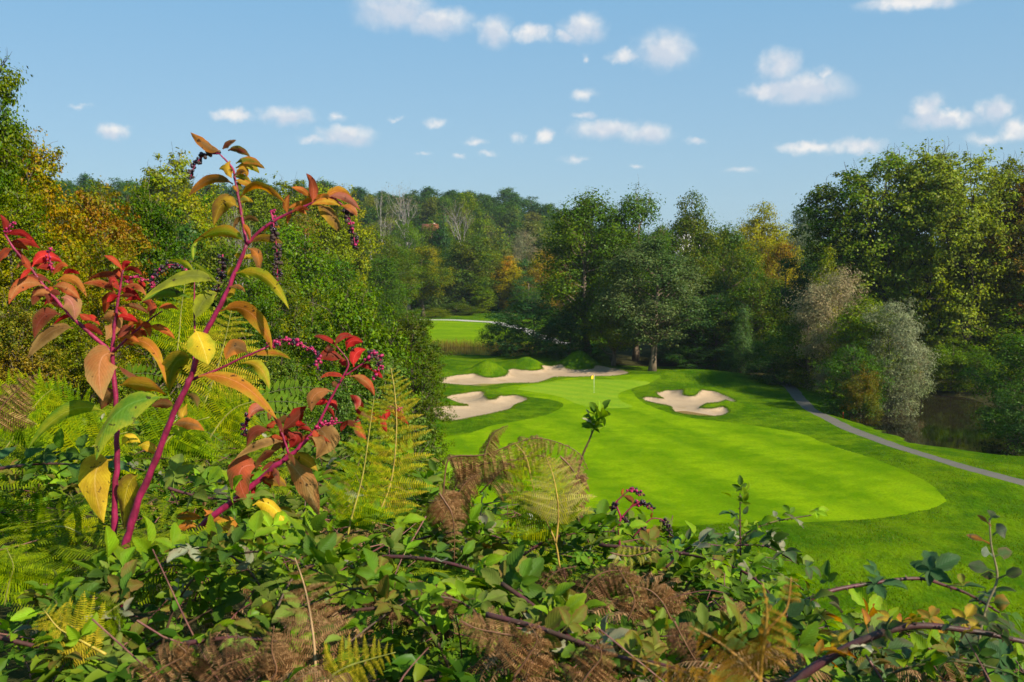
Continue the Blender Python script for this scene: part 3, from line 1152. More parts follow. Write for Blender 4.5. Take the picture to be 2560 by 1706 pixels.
def bare_tree(key, seed, n1=11, bmat='bark_pale', leaves=500):
    """leafless crown: trunk that forks again and again, a few dry leaves left"""
    rs = np.random.RandomState(seed)
    wood, tips = MB(), []

    def grow_(p, d, L, r, lev):
        d = d / np.linalg.norm(d)
        e = p + d * L
        Q = catmull([p, (p + e) / 2 + rs.normal(size=3) * L * .06, e], 3)
        wood.add(*tube(Q, np.linspace(r, r * .6, len(Q)), 5 if lev < 2 else 3, False))
        if lev == 5:
            tips.append(e); return
        for k in range(2 + (rs.rand() < .55)):
            dd = d + rs.normal(size=3) * (.42 if lev else .3) + np.array([0, 0, .28])
            grow_(p + d * L * rs.uniform(.7, 1), dd, L * rs.uniform(.62, .85), r * .58, lev + 1)
    grow_(np.zeros(3), np.array([0, 0, 1.0]), .30, .016, 0)
    wv = np.concatenate(wood.V)
    mx = wv[:, 2].max(); wd = np.abs(wv[:, :2]).max() * 2
    sc = np.array([1 / wd, 1 / wd, 1 / mx])
    T = np.array(tips)
    C = (T[rs.randint(0, len(T), leaves)] + rs.normal(size=(leaves, 3)) * .02) * sc
    wood.V = [v * sc for v in wood.V]
    V = leaf_quads(C, rs.normal(size=C.shape), .013, rs)
    PROTO[key] = (mesh(key + '_crown', V, quad_faces(len(V) // 4), M['crown_mid']), wood.mesh(key + '_wood', M[bmat]))


bare_tree('bare0', 5, leaves=260)
bare_tree('bare1', 9, leaves=700)

TR = random.Random(77)
NAMES = {'oak': 'oak_tree', 'oakhigh': 'oak_tree', 'poplar': 'poplar_tree', 'column': 'slender_tree', 'round': 'broadleaf_tree', 'bush': 'shrub', 'cone': 'conifer_tree',
         'airy': 'airy_tree', 'willow': 'willow_tree', 'bare': 'bare_tree', 'near': 'broadleaf_tree', 'nearoak': 'oak_tree'}
# leaf colours (linear)
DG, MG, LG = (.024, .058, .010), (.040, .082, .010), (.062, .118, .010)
YG, YE, OR = (.105, .135, .010), (.205, .195, .010), (.150, .095, .018)
BR, GY, BE = (.145, .085, .024), (.115, .130, .070), (.180, .150, .080)
OL, BG = (.070, .085, .012), (.026, .066, .020)


def tree(key, px, top, wpx, d, col, sec, label, group=None, cat='tree', rot=None, depth=1.0, base=None, name=None):
    """a tree d metres ahead: crown centred on column px, its top at row top, wpx pixels wide"""
    k = key.rstrip('0123456789')
    p = W(px, 800, d)
    x, y = p.x, p.y
    zt = W(px, top, d).z
    zb = zland(x, y) - .05 if base is None else base
    h = zt - zb
    w = wpx / FPX * d
    lo = h * {'column': .2, 'cone': .25, 'poplar': .42, 'bare': .3, 'airy': .45, 'near': .38, 'nearoak': .30}.get(k, .52)
    if w < lo:
        if 780 < px < 1120: x -= (lo - w) / 2
        w = lo
    e = empty(name or NAMES[k], (x, y, zb), label, cat, group)
    a = TR.uniform(0, 6.28) if rot is None else rot
    m = Matrix.Translation((x, y, zb)) @ Matrix.Rotation(a, 4, 'Z') @ Matrix.Diagonal((w, w * depth, h, 1))
    cr, wd = PROTO[key]
    obj('trunk', wd, e, m)
    obj('crown', cr, e, m, col, sec)
    return e


# ------------------------------------------------------------------ the trees one can tell apart
# right: tall poplars behind the pond
PG = 'tall poplars behind the pond'
POP = (.140, .175, .032)
for key, px, top, w, d, col, sec, lab in (
        ('poplar0', 2118, 425, 250, 148, MG, OL, 'shorter green poplar at the left end of the tall poplar stand'),
        ('poplar1', 2205, 372, 270, 142, POP, LG, 'tall green poplar, second from the left of the stand behind the pond'),
        ('poplar2', 2318, 360, 270, 139, POP, YG, 'tallest poplar in the middle of the stand, trunk forked high'),
        ('poplar0', 2412, 378, 250, 136, POP, YG, 'tall poplar with bare dark trunk right of the tallest one'),
        ('poplar1', 2490, 392, 220, 141, YG, OL, 'yellowing poplar second from the picture edge in the stand'),
        ('poplar2', 2585, 420, 240, 135, OL, BR, 'browning poplar at the right edge of the picture')):
    tree(key, px, top, w, d, col, sec, lab, PG)
# centre: oaks behind the green
OG = 'oaks behind the green'
for key, px, top, w, d, col, sec, lab in (
        ('oak0', 1470, 478, 270, 158, (.042, .082, .010), (.065, .10, .012), 'big dark oak with a pointed top behind the back mounds'),
        ('oak1', 1590, 470, 240, 160, (.036, .076, .010), (.05, .085, .012), 'dark oak with the highest top, behind the lone trunk'),
        ('oakhigh0', 1632, 590, 290, 145, (.040, .072, .020), (.075, .095, .035), 'grey-green oak with a clear trunk standing on the grass by the green'),
        ('oak2', 1722, 482, 190, 164, (.034, .072, .012), OL, 'dark oak with two leafy spires right of the lone-trunk oak'),
        ('oak0', 1812, 560, 190, 168, MG, OL, 'dark bushy tree below the yellow crown'),
        ('oak1', 1535, 690, 170, 152, (.05, .09, .012), YG, 'lighter oak with yellowing low branches behind the mound')):
    tree(key, px, top, w, d, col, sec, lab, OG)
tree('bush1', 1335, 745, 250, 160, BG, DG, 'low dark spreading tree at the far pond, left of the oaks', None)
tree('bush2', 1425, 770, 180, 156, DG, BG, 'dark rounded bush between the low spreading tree and the oaks', None)
tree('bush0', 1265, 790, 130, 170, DG, MG, 'small dark bush on the bank of the far pond', None)
# centre right
for a in (('oak2', 1900, 508, 200, 215, YE, (.12, .14, .012), 'golden yellow round tree rising above the dark trees'),
          ('round1', 2003, 518, 85, 330, (.05, .085, .03), GY, 'small hazy grey-green tree on the skyline beside the poplars'),
          ('willow0', 1975, 572, 110, 240, GY, (.07, .1, .04), 'pale grey-green willow crown beyond the dark trees'),
          ('round2', 1950, 604, 90, 190, OR, YE, 'small orange tree peeping out between dark crowns'),
          ('round0', 1965, 635, 170, 150, BG, DG, 'dark blue-green dome-shaped tree below the orange one'),
          ('column0', 2066, 618, 62, 138, YG, YE, 'slim yellow-green tree pointing up above the beige willow'),
          ('willow1', 2090, 668, 220, 122, (.21, .175, .095), (.16, .16, .085), 'beige feathery willow with a rounded top before the poplars'),
          ('willow0', 2228, 745, 220, 113, (.145, .158, .092), (.11, .135, .06), 'silvery grey willow leaning over the pond'),
          ('willow1', 2262, 835, 120, 121, BE, (.15, .13, .06), 'straw-coloured willow bush at the pond edge'),
          ('round1', 2165, 742, 200, 116, LG, YG, 'bright green tree between the beige and silvery willows'),
          ('bush1', 2135, 850, 170, 109, (.03, .07, .012), MG, 'green bush at the foot of the willows beside the path'),
          ('bush2', 2160, 905, 105, 107, OL, OR, 'small bush with orange leaves at the pond corner'),
          ('round2', 1880, 700, 190, 146, MG, OL, 'dark green tree at the wood edge right of the lone oak'),
          ('round1', 1790, 735, 180, 150, (.03, .07, .02), MG, 'shadowy blue-green tree behind the right end of the back lawn'),
          ('round0', 2020, 765, 190, 128, MG, OL, 'dark tree beside the path before the beige willow'),
          ('bush0', 1945, 830, 170, 132, DG, MG, 'dark shrub where the path enters the trees'),
          ('bush1', 1850, 850, 160, 142, BG, DG, 'low dark shrub at the back of the lawn, middle of the hedge'),
          ('bush2', 1745, 850, 160, 150, DG, BG, 'low dark shrub right of the lone oak trunk'),
          ('bush0', 1690, 835, 120, 158, BG, DG, 'shadowed shrub behind the lone oak trunk'),
          ('column1', 1855, 760, 50, 138, (.05, .09, .03), MG, 'thin sapling with a light green top at the wood edge'),
          ('round2', 2555, 830, 250, 96, (.035, .075, .014), MG, 'large dark green bush at the right edge beside the pond'),
          ('bush2', 2610, 905, 240, 88, MG, (.055, .1, .03), 'rounded bush in the right corner of the pond'),
          ('round0', 2480, 760, 230, 136, LG, YG, 'light green understorey tree below the poplars at the right'),
          ('bush1', 2350, 850, 130, 140, MG, YG, 'small light green shrub on the far pond bank'),
          ('column0', 2315, 790, 60, 138, YG, YE, 'slender yellow-green sapling on the far pond bank'),
          ('round1', 2580, 700, 220, 134, OL, LG, 'olive green tree under the rightmost poplar'),
          ('bush0', 2275, 880, 120, 140, DG, BG, 'dark shrub behind the willows on the far bank'),
          ('bush0', 2310, 860, 110, 131, MG, OL, 'shrub hanging over the water, left end of the far bank'), ('bush2', 2385, 840, 130, 130, LG, YG, 'green shrub hanging over the middle of the far bank'),
          ('bush1', 2450, 870, 130, 128, MG, LG, 'shrub hanging over the water, right end of the far bank'),
          ('bush1', 2440, 905, 170, 138, DG, MG, 'dark shrub in the shade at the back of the pond')):
    k = a[0].rstrip('0123456789')
    tree(*a, cat='shrub' if k == 'bush' else 'tree')
# dark wood behind the right-hand trees
SHADE = ['below the golden crown', 'left of the orange tree', 'under the orange tree', 'behind the slim yellow-green tree', 'behind the leftmost poplar', 'behind the second poplar', 'behind the tallest poplar',
         'behind the bare dark poplar trunk', 'behind the last poplars', 'above the beige willow', 'above the silvery willow', 'at the back of the pond', 'behind the light green understorey tree']
k = 0
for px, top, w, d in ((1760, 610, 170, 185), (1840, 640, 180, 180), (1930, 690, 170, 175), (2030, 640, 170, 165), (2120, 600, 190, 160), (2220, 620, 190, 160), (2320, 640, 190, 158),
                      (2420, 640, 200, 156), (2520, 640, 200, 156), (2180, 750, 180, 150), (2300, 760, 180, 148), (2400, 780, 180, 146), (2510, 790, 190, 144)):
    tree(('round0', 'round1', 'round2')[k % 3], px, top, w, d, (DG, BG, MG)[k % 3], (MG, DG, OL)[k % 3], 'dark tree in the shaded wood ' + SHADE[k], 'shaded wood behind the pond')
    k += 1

# middle: the wood across the valley
for a in (('oakhigh1', 1058, 612, 165, 262, (.045, .085, .010), (.15, .14, .012), 'rounded tree with a clear trunk, yellowing on its right, beside the far fairway'),
          ('airy0', 930, 565, 230, 250, (.085, .125, .010), (.055, .095, .01), 'airy yellow-green tree left of the clear-trunked one'),
          ('round1', 1180, 588, 190, 285, (.040, .075, .012), OL, 'dark olive tree with a pointed top behind the far path'),
          ('cone0', 1105, 525, 80, 330, BG, DG, 'dark conifer rising among the broadleaf trees'),
          ('airy1', 1023, 545, 110, 290, (.065, .115, .010), LG, 'small feathery green tree with a leaning pale trunk'),
          ('bare0', 962, 478, 90, 345, BE, BE, 'pale leafless tree on the hillside, left of a pair'),
          ('bare1', 1022, 462, 110, 350, BE, OL, 'pale leafless tree on the hillside, right of a pair'),
          ('bare1', 1158, 500, 100, 335, BE, OL, 'bare branching tree beside the dark conifer'),
          ('round1', 1082, 560, 120, 334, (.05, .09, .012), OL, 'green tree in front of the red roof on the hillside'),
          ('round2', 1165, 480, 110, 360, LG, YG, 'light green tree above the bare branching one'),
          ('column0', 1272, 640, 62, 280, YE, (.25, .15, .015), 'narrow golden tree beside the far path'),
          ('round0', 1230, 628, 100, 290, (.08, .11, .012), YG, 'yellow-green tree left of the narrow golden one'),
          ('willow0', 1312, 575, 100, 330, BE, GY, 'beige feathery crown behind the golden trees'),
          ('round2', 1362, 622, 105, 270, OR, YE, 'orange-brown tree left of the big oaks'),
          ('round1', 1400, 650, 90, 280, BR, OL, 'brownish tree tucked against the big oaks'),
          ('round0', 1320, 690, 110, 255, (.03, .07, .02), MG, 'green tree below the beige crown'),
          ('column1', 1205, 690, 60, 275, LG, YG, 'slender light green tree before the dark olive tree'),
          ('bush0', 1140, 755, 110, 268, MG, OL, 'bush at the back of the far fairway'),
          ('bush1', 1090, 770, 70, 258, OL, YG, 'olive bush at the left end of the far fairway')):
    k = a[0].rstrip('0123456789')
    tree(*a, cat='shrub' if k == 'bush' else 'tree')

LW = 1.42
# left: the wood on the near slope and down in the valley
for a in (('nearoak0', -45, 70, 420, 34, (.035, .070, .008), (.075, .095, .010), 'tall dark green oak at the left edge reaching highest'),
          ('near0', 75, 300, 320, 40, (.110, .125, .012), (.17, .11, .012), 'yellow-green tree with thin twigs standing above the left slope'),
          ('near1', 245, 470, 290, 46, (.165, .095, .020), (.10, .10, .012), 'rust-brown tree on the left slope'),
          ('near2', 40, 470, 320, 30, (.065, .095, .010), (.12, .11, .012), 'green and yellow tree low at the left edge'),
          ('near0', 365, 445, 280, 60, (.035, .078, .008), (.06, .10, .010), 'deep green tree behind the rust-brown one'),
          ('near2', 285, 600, 260, 38, (.075, .105, .010), (.14, .12, .012), 'olive tree below the rust-brown one'),
          ('poplar0', 447, 382, 150, 122, YG, (.16, .15, .015), 'yellow-green poplar standing above the wood, left of the red-stemmed plant'),
          ('round0', 478, 540, 180, 95, DG, (.03, .06, .012), 'almost black-green tree behind the red-stemmed plant'),
          ('poplar1', 545, 470, 150, 150, YG, LG, 'yellow-green poplar, leftmost of the row on the skyline'),
          ('poplar2', 640, 452, 160, 155, (.095, .13, .014), OL, 'yellow-green poplar, second of the row on the skyline'),
          ('poplar0', 735, 446, 170, 158, YG, OL, 'yellow-green poplar, third of the row on the skyline'),
          ('poplar1', 815, 452, 160, 162, (.10, .135, .012), YG, 'yellow-green poplar, fourth of the row on the skyline'),
          ('poplar2', 885, 468, 120, 168, YG, YE, 'yellow-green poplar at the right end of the skyline row'),
          ('bare1', 610, 505, 130, 130, BE, OL, 'grey bare-branched tree among the poplars'),
          ('airy0', 770, 520, 180, 140, OL, BR, 'brownish thin-leaved tree below the poplar row'),
          ('round1', 730, 560, 270, 118, (.055, .098, .008), LG, 'large rounded green tree right of the red-stemmed plant'),
          ('round2', 560, 600, 220, 90, (.045, .085, .010), OL, 'green tree behind the upper leaves of the red-stemmed plant'),
          ('round0', 420, 640, 230, 66, (.045, .090, .010), YG, 'mid green tree left of the red-stemmed plant'),
          ('near1', 640, 690, 260, 62, (.040, .080, .012), LG, 'green tree in the middle of the left wood'),
          ('round2', 845, 640, 200, 130, (.040, .085, .012), MG, 'shaded green tree below the airy one'),
          ('near2', 515, 770, 230, 44, (.050, .090, .010), (.09, .11, .014), 'low green tree behind the main red stem'),
          ('near0', 790, 730, 220, 48, (.055, .10, .016), (.13, .14, .014), 'leafy tree with scattered yellow leaves above the red plant'),
          ('near1', 930, 715, 240, 42, (.060, .115, .014), (.09, .14, .016), 'fresh green false acacia at the edge of the slope'),
          ('near0', 1030, 760, 190, 76, (.050, .085, .010), OL, 'dark round tree on the slope beside the far pond'),
          ('near2', 1010, 890, 250, 27, (.055, .105, .016), (.085, .13, .03), 'dense small-leaved bush overhanging the left bunker'),
          ('near1', 850, 960, 250, 21, (.045, .090, .018), (.08, .12, .03), 'small-leaved bush below the false acacia'),
          ('near0', 690, 850, 220, 30, (.050, .095, .016), (.1, .13, .02), 'green bush behind the red-leaved plant on the slope'),
          ('near2', 380, 800, 240, 27, (.060, .095, .010), (.12, .12, .015), 'yellowish bush behind the red stems'),
          ('near1', 190, 780, 260, 24, (.070, .095, .010), (.15, .13, .018), 'yellow-green bush on the left slope'),
          ('near0', 40, 740, 260, 20, (.060, .080, .010), (.13, .10, .018), 'brownish green bush at the left edge'),
          ('near0', 720, 925, 230, 16, (.055, .105, .014), (.09, .13, .02), 'leafy bush behind the crimson pokeweed'), ('near1', 545, 960, 230, 13, (.06, .11, .012), (.11, .13, .02), 'leafy bush behind the main red stem, low on the slope'),
          ('near2', 320, 930, 230, 14, (.065, .11, .012), (.12, .13, .02), 'leafy bush between the two red stems'),
          ('near0', 1100, 1150, 230, 10, (.065, .11, .014), (.11, .12, .02), 'leafy bush behind the brown arching fern'),
          ('near2', 1080, 1010, 170, 20, (.060, .11, .018), (.09, .13, .03), 'small bush below the left bunker')):
    LW = 1.42 if a[1] < 350 else 1.12
    a = list(a); a[5] = tuple(v * LW for v in a[5]); a[6] = tuple(v * LW for v in a[6])
    tree(*a)
# filling of the left-hand wood between them
FILL = ['beside the rust-brown tree', 'left of the red stems at mid height', 'behind the main red stem', 'under the large rounded tree', 'below the right end of the poplar row', 'above the false acacia', 'behind the airy tree',
        'under the first poplar of the row', 'under the second poplar of the row', 'behind the deep green tree', 'left of the black-green tree', 'beside the leaning pale trunk', 'below the bare hillside trees', 'behind the fresh green false acacia',
        'between the lone poplar and the row', 'left of the lone poplar', 'behind the yellow-green tree with thin twigs', 'above the crimson pokeweed', 'at the left end of the far fairway', 'behind the tall oak at the left edge']
k = 0
for px, top, w, d in ((300, 560, 220, 75), (470, 650, 200, 80), (600, 720, 200, 75), (700, 640, 200, 95), (820, 580, 190, 175), (880, 700, 190, 100), (960, 640, 170, 200), (560, 530, 170, 140), (670, 530, 180, 145),
                      (330, 500, 180, 110), (400, 540, 180, 100), (980, 590, 150, 235), (860, 530, 150, 200), (910, 770, 170, 75), (500, 480, 150, 180), (240, 455, 200, 120), (110, 420, 240, 90), (760, 800, 180, 62),
                      (990, 720, 120, 180), (-60, 400, 260, 60)):
    tree(('round0', 'round1', 'round2', 'oak2')[k % 4], px, top, w, d, ((.045, .085, .010), (.065, .095, .010), (.035, .072, .012), (.085, .105, .012))[k % 4], (OL, YG, LG, MG)[k % 4],
         'green tree filling the left wood ' + FILL[k], 'filling trees of the left wood', name='broadleaf_tree')
    k += 1

# ------------------------------------------------------------------ wooded hills
FR = random.Random(4)
cnt = 0
far_keys = ['far_oak0', 'far_oak1', 'far_oak2', 'far_round0', 'far_round1', 'far_poplar0', 'far_cone0']


def far_tree(x, y, h, w, key, col, sec, label, group):
    z = Hf(x, y) - .16 * h
    h *= 1.16
    m = Matrix.Translation((x, y, z)) @ Matrix.Rotation(FR.uniform(0, 6.28), 4, 'Z') @ Matrix.Diagonal((w, w, h, 1))
    o = obj({'far_oak': 'oak_tree', 'far_round': 'broadleaf_tree', 'far_poplar': 'poplar_tree', 'far_cone': 'conifer_tree'}[key.rstrip('012345')], PROTO[key][0], None, m, col, sec)
    tag(o, label, 'tree', group)
    return o


def jit(c, k=.25):
    a = FR.uniform(1 - k, 1 + k)
    return tuple(v * a * FR.uniform(.9, 1.1) for v in c)


HILL = [DG, MG, (.04, .08, .018), (.05, .085, .02), OL, BG, (.075, .1, .02), (.09, .1, .025)]
spots = []
for d in (292, 318, 348, 382, 420, 462, 510, 560, 615, 680):
    step = d * (.024 if d < 500 else .017)
    x = -.56 * d if d > 400 else -.16 * d
    xe = (.09 * d if d > 300 else .06 * d)
    while x < xe:
        xx, yy = x + FR.uniform(-.4, .4) * step, d + FR.uniform(-12, 12)
        x += step * FR.uniform(.75, 1.3)
        # hidden by the left wood: leave out
        if xx / yy < -.20 and d < 500: continue
        spots.append((xx, yy, d))
for xx, yy, d in spots:
    u = xx / yy
    h = FR.uniform(12, 18)
    w = h * FR.uniform(.6, .9)
    ridge = d >= 560
    key = FR.choice(far_keys[:5] if FR.random() < .9 or ridge else far_keys[5:])
    if ridge: w *= 1.3
    col = jit(FR.choice(HILL if not ridge else [DG, BG, MG, (.035, .07, .02)]))
    sec = jit(FR.choice([OL, MG, YG] if not ridge else [MG, DG]))
    far_tree(xx, yy, h, w, key, col, sec, 'dark tree on the crest of the wooded hill' if ridge else 'tree in the wood covering the far hillside',
             'trees along the crest of the hill' if ridge else 'hillside wood')
# the low skyline to the right
for i in range(46):
    d = FR.choice((300, 380, 470, 580, 700))
    u = FR.uniform(.05, .34)
    h = FR.uniform(14, 20)
    far_tree(u * d, d + FR.uniform(-20, 20), h, h * FR.uniform(.65, .95), FR.choice(far_keys[:5]), jit(FR.choice([MG, DG, BG, OL])), jit(FR.choice([OL, MG])),
             'tree of the low skyline wood beyond the oaks', 'low skyline wood')

# ------------------------------------------------------------------ small things on the course
def course_details():
    x, y = G(1485, 982)
    z = zland(x, y)
    e = empty('flagstick', (x, y, z), 'white flagstick with a small yellow flag in the hole of the green', 'flagstick')
    m = MB(); m.add(*tube([(x, y, z - .1), (x, y, z + 2.25)], .016, 8))
    obj('pole', m.mesh('pole', plain_material('pole_paint', (.75, .72, .6), .4)), e)
    V, F = [], []
    for side in (0, 1):
        for i in range(7):
            for j in range(5):
                s, t = i / 6, j / 4
                V.append((x - .012 - .34 * s, y + .05 * math.sin(s * 5) + (.004 if side else 0), z + 2.22 - .50 * t * (1 - .25 * s) - .16 * s))
    for side in (0, 1):
        for i in range(6):
            for j in range(4):
                a = side * 35 + i * 5 + j
                F.append((a, a + 5, a + 6, a + 1))
    obj('flag', mesh('flag', V, F, plain_material('yellow_flag', (.75, .48, .01), .7), smooth=True), e)
    cup = MB(); cup.add(*tube([(x, y, z - .1), (x, y, z + .012)], .07, 12))
    obj('cup', cup.mesh('cup', plain_material('cup_white', (.5, .5, .48), .5)), e)
    x, y = G(2108, 1038)
    z = zland(x, y)
    s = MB(); s.add(*box((x, y, z + .3), (.07, .07, .85))); s.add(*tube([(x, y, z + .72), (x, y, z + .80)], [.04, .005], 4))
    tag(obj('hazard_stake', s.mesh('hazard_stake', plain_material('red_paint', (.5, .05, .015), .5))), 'small red hazard stake on the grass beside the pond', 'stake')

    # houses half hidden in the wood
    for px, py, d, w, h, wallc, roofc, lab, rc in (
            (1076, 574, 345, 5.0, 2.6, (.34, .27, .2), (.20, .06, .028), 'house with a red tiled roof half hidden in the hillside wood', 0),
            (1712, 600, 330, 12, 5.5, (.62, .60, .55), (.50, .48, .44), 'pale roofed house glimpsed between the oak tops', 0)):
        p = W(px, py, d)
        base = p.z - h
        e = empty('house', (p.x, p.y, base - 3), lab, 'house')
        wm = plain_material('house_wall', wallc, .9, .6, .12)
        rm = plain_material('house_roof', roofc, .8, 1.5, .25)
        m = MB(); m.add(*box((p.x, p.y, base + h / 2 - 2.2), (w, 7, h + 1.6)))
        wall = obj('wall', m.mesh('wall', wm), e)
        m = MB()
        r = 1.9
        V = [(p.x - w / 2 - .4, p.y - 3.9, base + h - .62), (p.x + w / 2 + .4, p.y - 3.9, base + h - .62), (p.x + w / 2 + .4, p.y + 3.9, base + h - .62), (p.x - w / 2 - .4, p.y + 3.9, base + h - .62),
             (p.x - w / 2 - .4, p.y, base + h + r), (p.x + w / 2 + .4, p.y, base + h + r)]
        m.add(V, [(0, 1, 5, 4), (2, 3, 4, 5), (0, 4, 3), (1, 2, 5), (0, 3, 2, 1)])
        roof = obj('roof', m.mesh('roof', rm), e)
        m = MB(); m.add(*box((p.x + w * .25, p.y + 1, base + h + r * .75), (.7, .7, 1.7)))
        ch = obj('chimney', m.mesh('chimney', wm)); ch.parent = roof; ch.matrix_parent_inverse = Matrix.Translation(-e.location).inverted() @ Matrix.Identity(4)
        ch.matrix_parent_inverse = Matrix.Identity(4)
        gm = plain_material('window_dark', (.03, .035, .04), .15)
        for i in range(3 if w > 6 else 1):
            wx = p.x + (i - (1 if w > 6 else 0)) * w * .3
            m = MB(); m.add(*box((wx, p.y - 3.53, base + h - 2.0), (1.0, .12, 1.4)))
            win = obj('window', m.mesh('window', gm), e)


course_details()

# reeds on the bank of the far pond
def reeds():
    rs = np.random.RandomState(8)
    Q = OUT['pond_f']
    n = 5200
    i = rs.randint(0, len(Q), n)
    t = rs.rand(n)[:, None]
    P = Q[i] * (1 - t) + Q[(i + 1) % len(Q)] * t + rs.normal(size=(n, 2)) * .8
    k = P[:, 1] > Q[:, 1].mean() - 1
    P = P[k]; n = len(P)
    z = land(P)
    h = rs.uniform(.8, 1.9, n)
    a = rs.uniform(0, 6.28, n)
    w = .035
    lean = rs.normal(size=(n, 2)) * .22
    b = np.column_stack([P, z])
    dx = np.column_stack([np.cos(a) * w, np.sin(a) * w, np.zeros(n)])
    tip = b + np.column_stack([lean, h])
    V = np.stack([b - dx, b + dx, tip], 1).reshape(-1, 3)
    o = obj('reeds', mesh('reeds', V, np.arange(n * 3).reshape(-1, 3), M['crown_far']), None, None, (.16, .13, .035), (.09, .11, .02))
    tag(o, 'straw-brown reeds lining the bank of the far pond', 'reeds', kind='stuff')


reeds()

# ------------------------------------------------------------------ the red-stemmed pokeweed
PAL = dict(red=(.26, .018, .012), bred=(.45, .022, .016), ored=(.34, .055, .016), org=(.38, .125, .016), opk=(.36, .135, .040), brd=(.15, .032, .016), yel=(.50, .34, .016),
           ygr=(.26, .27, .015), grn=(.075, .155, .012), dgr=(.10, .11, .012), tan=(.31, .175, .055), brn=(.15, .075, .022), gold=(.36, .21, .014), pnk=(.34, .12, .075), sal=(.36, .075, .028))


def k1(x, y): return x / 2.6133, 250 + y / 2.6133
def k2(x, y): return x / 2.139, 800 + y / 2.139
def k5(x, y): return 1040 + x / 2.6133, 800 + y / 2.6133
def k7(x, y): return x / 1.81, 1250 + y / 1.81
def k8(x, y): return 1260 + x / 1.81, 1200 + y / 1.81


LR = np.random.RandomState(21)


def set_lc(me, lc):
    a = me.attributes.new('lc', 'FLOAT_VECTOR', 'POINT')
    a.data.foreach_set('vector', np.asarray(lc, dtype=np.float32).ravel())


def leaf_blade(P0, P1, P2, width, view, phi, fold=.16, wave=.06, pet=.10, n=14, curl=0.0):
    """blade along a quadratic curve; returns verts, faces, lc"""
    s = np.linspace(0, 1, n)
    C = ((1 - s) ** 2)[:, None] * P0 + (2 * s * (1 - s))[:, None] * P1 + (s ** 2)[:, None] * P2
    T = np.gradient(C, axis=0); T /= np.linalg.norm(T, axis=1)[:, None]
    q = np.clip((s - pet) / (1 - pet), 0, 1)
    prof_ = (q ** .7) * ((1 - q) ** .95)
    prof_ = prof_ / prof_.max() * .5 * width
    prof_ = np.maximum(prof_, .0016 * (1 - s) + .0001)
    ph = LR.uniform(0, 6.28)
    V, lc = [], []
    for i in range(n):
        sd = np.cross(T[i], view); sd /= np.linalg.norm(sd) + 1e-9
        ph_i = phi + .25 * math.sin(s[i] * 4 + ph)
        S_ = sd * math.cos(ph_i) + view * math.sin(ph_i)
        S_ -= T[i] * S_.dot(T[i]); S_ /= np.linalg.norm(S_)
        N_ = np.cross(S_, T[i])
        for u in (-1, -.5, 0, .5, 1):
            w = prof_[i] / max(.45, math.cos(phi))
            off = fold * abs(u) * w * 1.2 + wave * width * (abs(u) ** 2) * math.sin(9 * s[i] + ph + (1.3 if u > 0 else 0)) * min(1, prof_[i] / width * 3) - curl * u * u * w
            V.append(C[i] + S_ * u * w * (1 + .05 * math.sin(23 * s[i] + ph)) + N_ * off)
            lc.append((u, s[i], ph))
    F = [(i * 5 + j, i * 5 + j + 1, i * 5 + j + 6, i * 5 + j + 5) for i in range(n - 1) for j in range(4)]
    return np.array(V), F, lc


def poke_leaf(parent, b, c, t, wpx, col, sec, d, tilt=None):
    Lpx = math.dist(b, c) + math.dist(c, t)
    dz = LR.uniform(-.4, .35) * Lpx / FPX * d if tilt is None else tilt
    P0, P1, P2 = (np.array(W(*b, d)), np.array(W(*c, d + dz * .4)), np.array(W(*t, d + dz)))
    view = np.array(ray(*c).normalized())
    V, F, lc = leaf_blade(P0, P1, P2, wpx * .82 / FPX * d, view, LR.uniform(-.65, .65), LR.uniform(.05, .4), LR.uniform(.04, .12), .08)
    me = mesh('leaf', V - P0, F, M['leaf'], smooth=True)
    set_lc(me, lc)
    j = LR.uniform(1.0, 1.35)
    return obj('leaf', me, parent, Matrix.Translation(P0), tuple(v * j for v in PAL[col]), tuple(v * 1.15 for v in PAL[sec]))


def stem_part(parent, name, pts, r, col=(.25, .012, .060), sec=(.12, .008, .025), mat='stem', sides=9):
    P = catmull([W(*p) for p in pts], 5)
    rr = np.interp(np.linspace(0, 1, len(P)), np.linspace(0, 1, len(r)), r) * .76
    rr = rr * (1 + .07 * np.sin(np.arange(len(P)) * 1.7) + LR.normal(size=len(P)) * .03)
    P = P + LR.normal(size=P.shape) * rr[:, None] * .12
    V, F = tube(P, rr, sides)
    o = obj(name, mesh(name, V - P[0], F, M[mat], smooth=True), parent, Matrix.Translation(P[0]), col, sec)
    return o


def ico():
    bm = bmesh.new()
    bmesh.ops.create_icosphere(bm, subdivisions=2, radius=1)
    for v in bm.verts:
        v.co.z *= .86
        if v.co.z > .7: v.co.z -= .12
    me = bpy.data.meshes.new('berry'); bm.to_mesh(me); bm.free()
    me.polygons.foreach_set('use_smooth', np.ones(len(me.polygons), bool))
    return me


BERRY = {k: ico() for k in ('berry', 'berry_red', 'berry_dry')}
for k in BERRY: BERRY[k].materials.append(M[k])


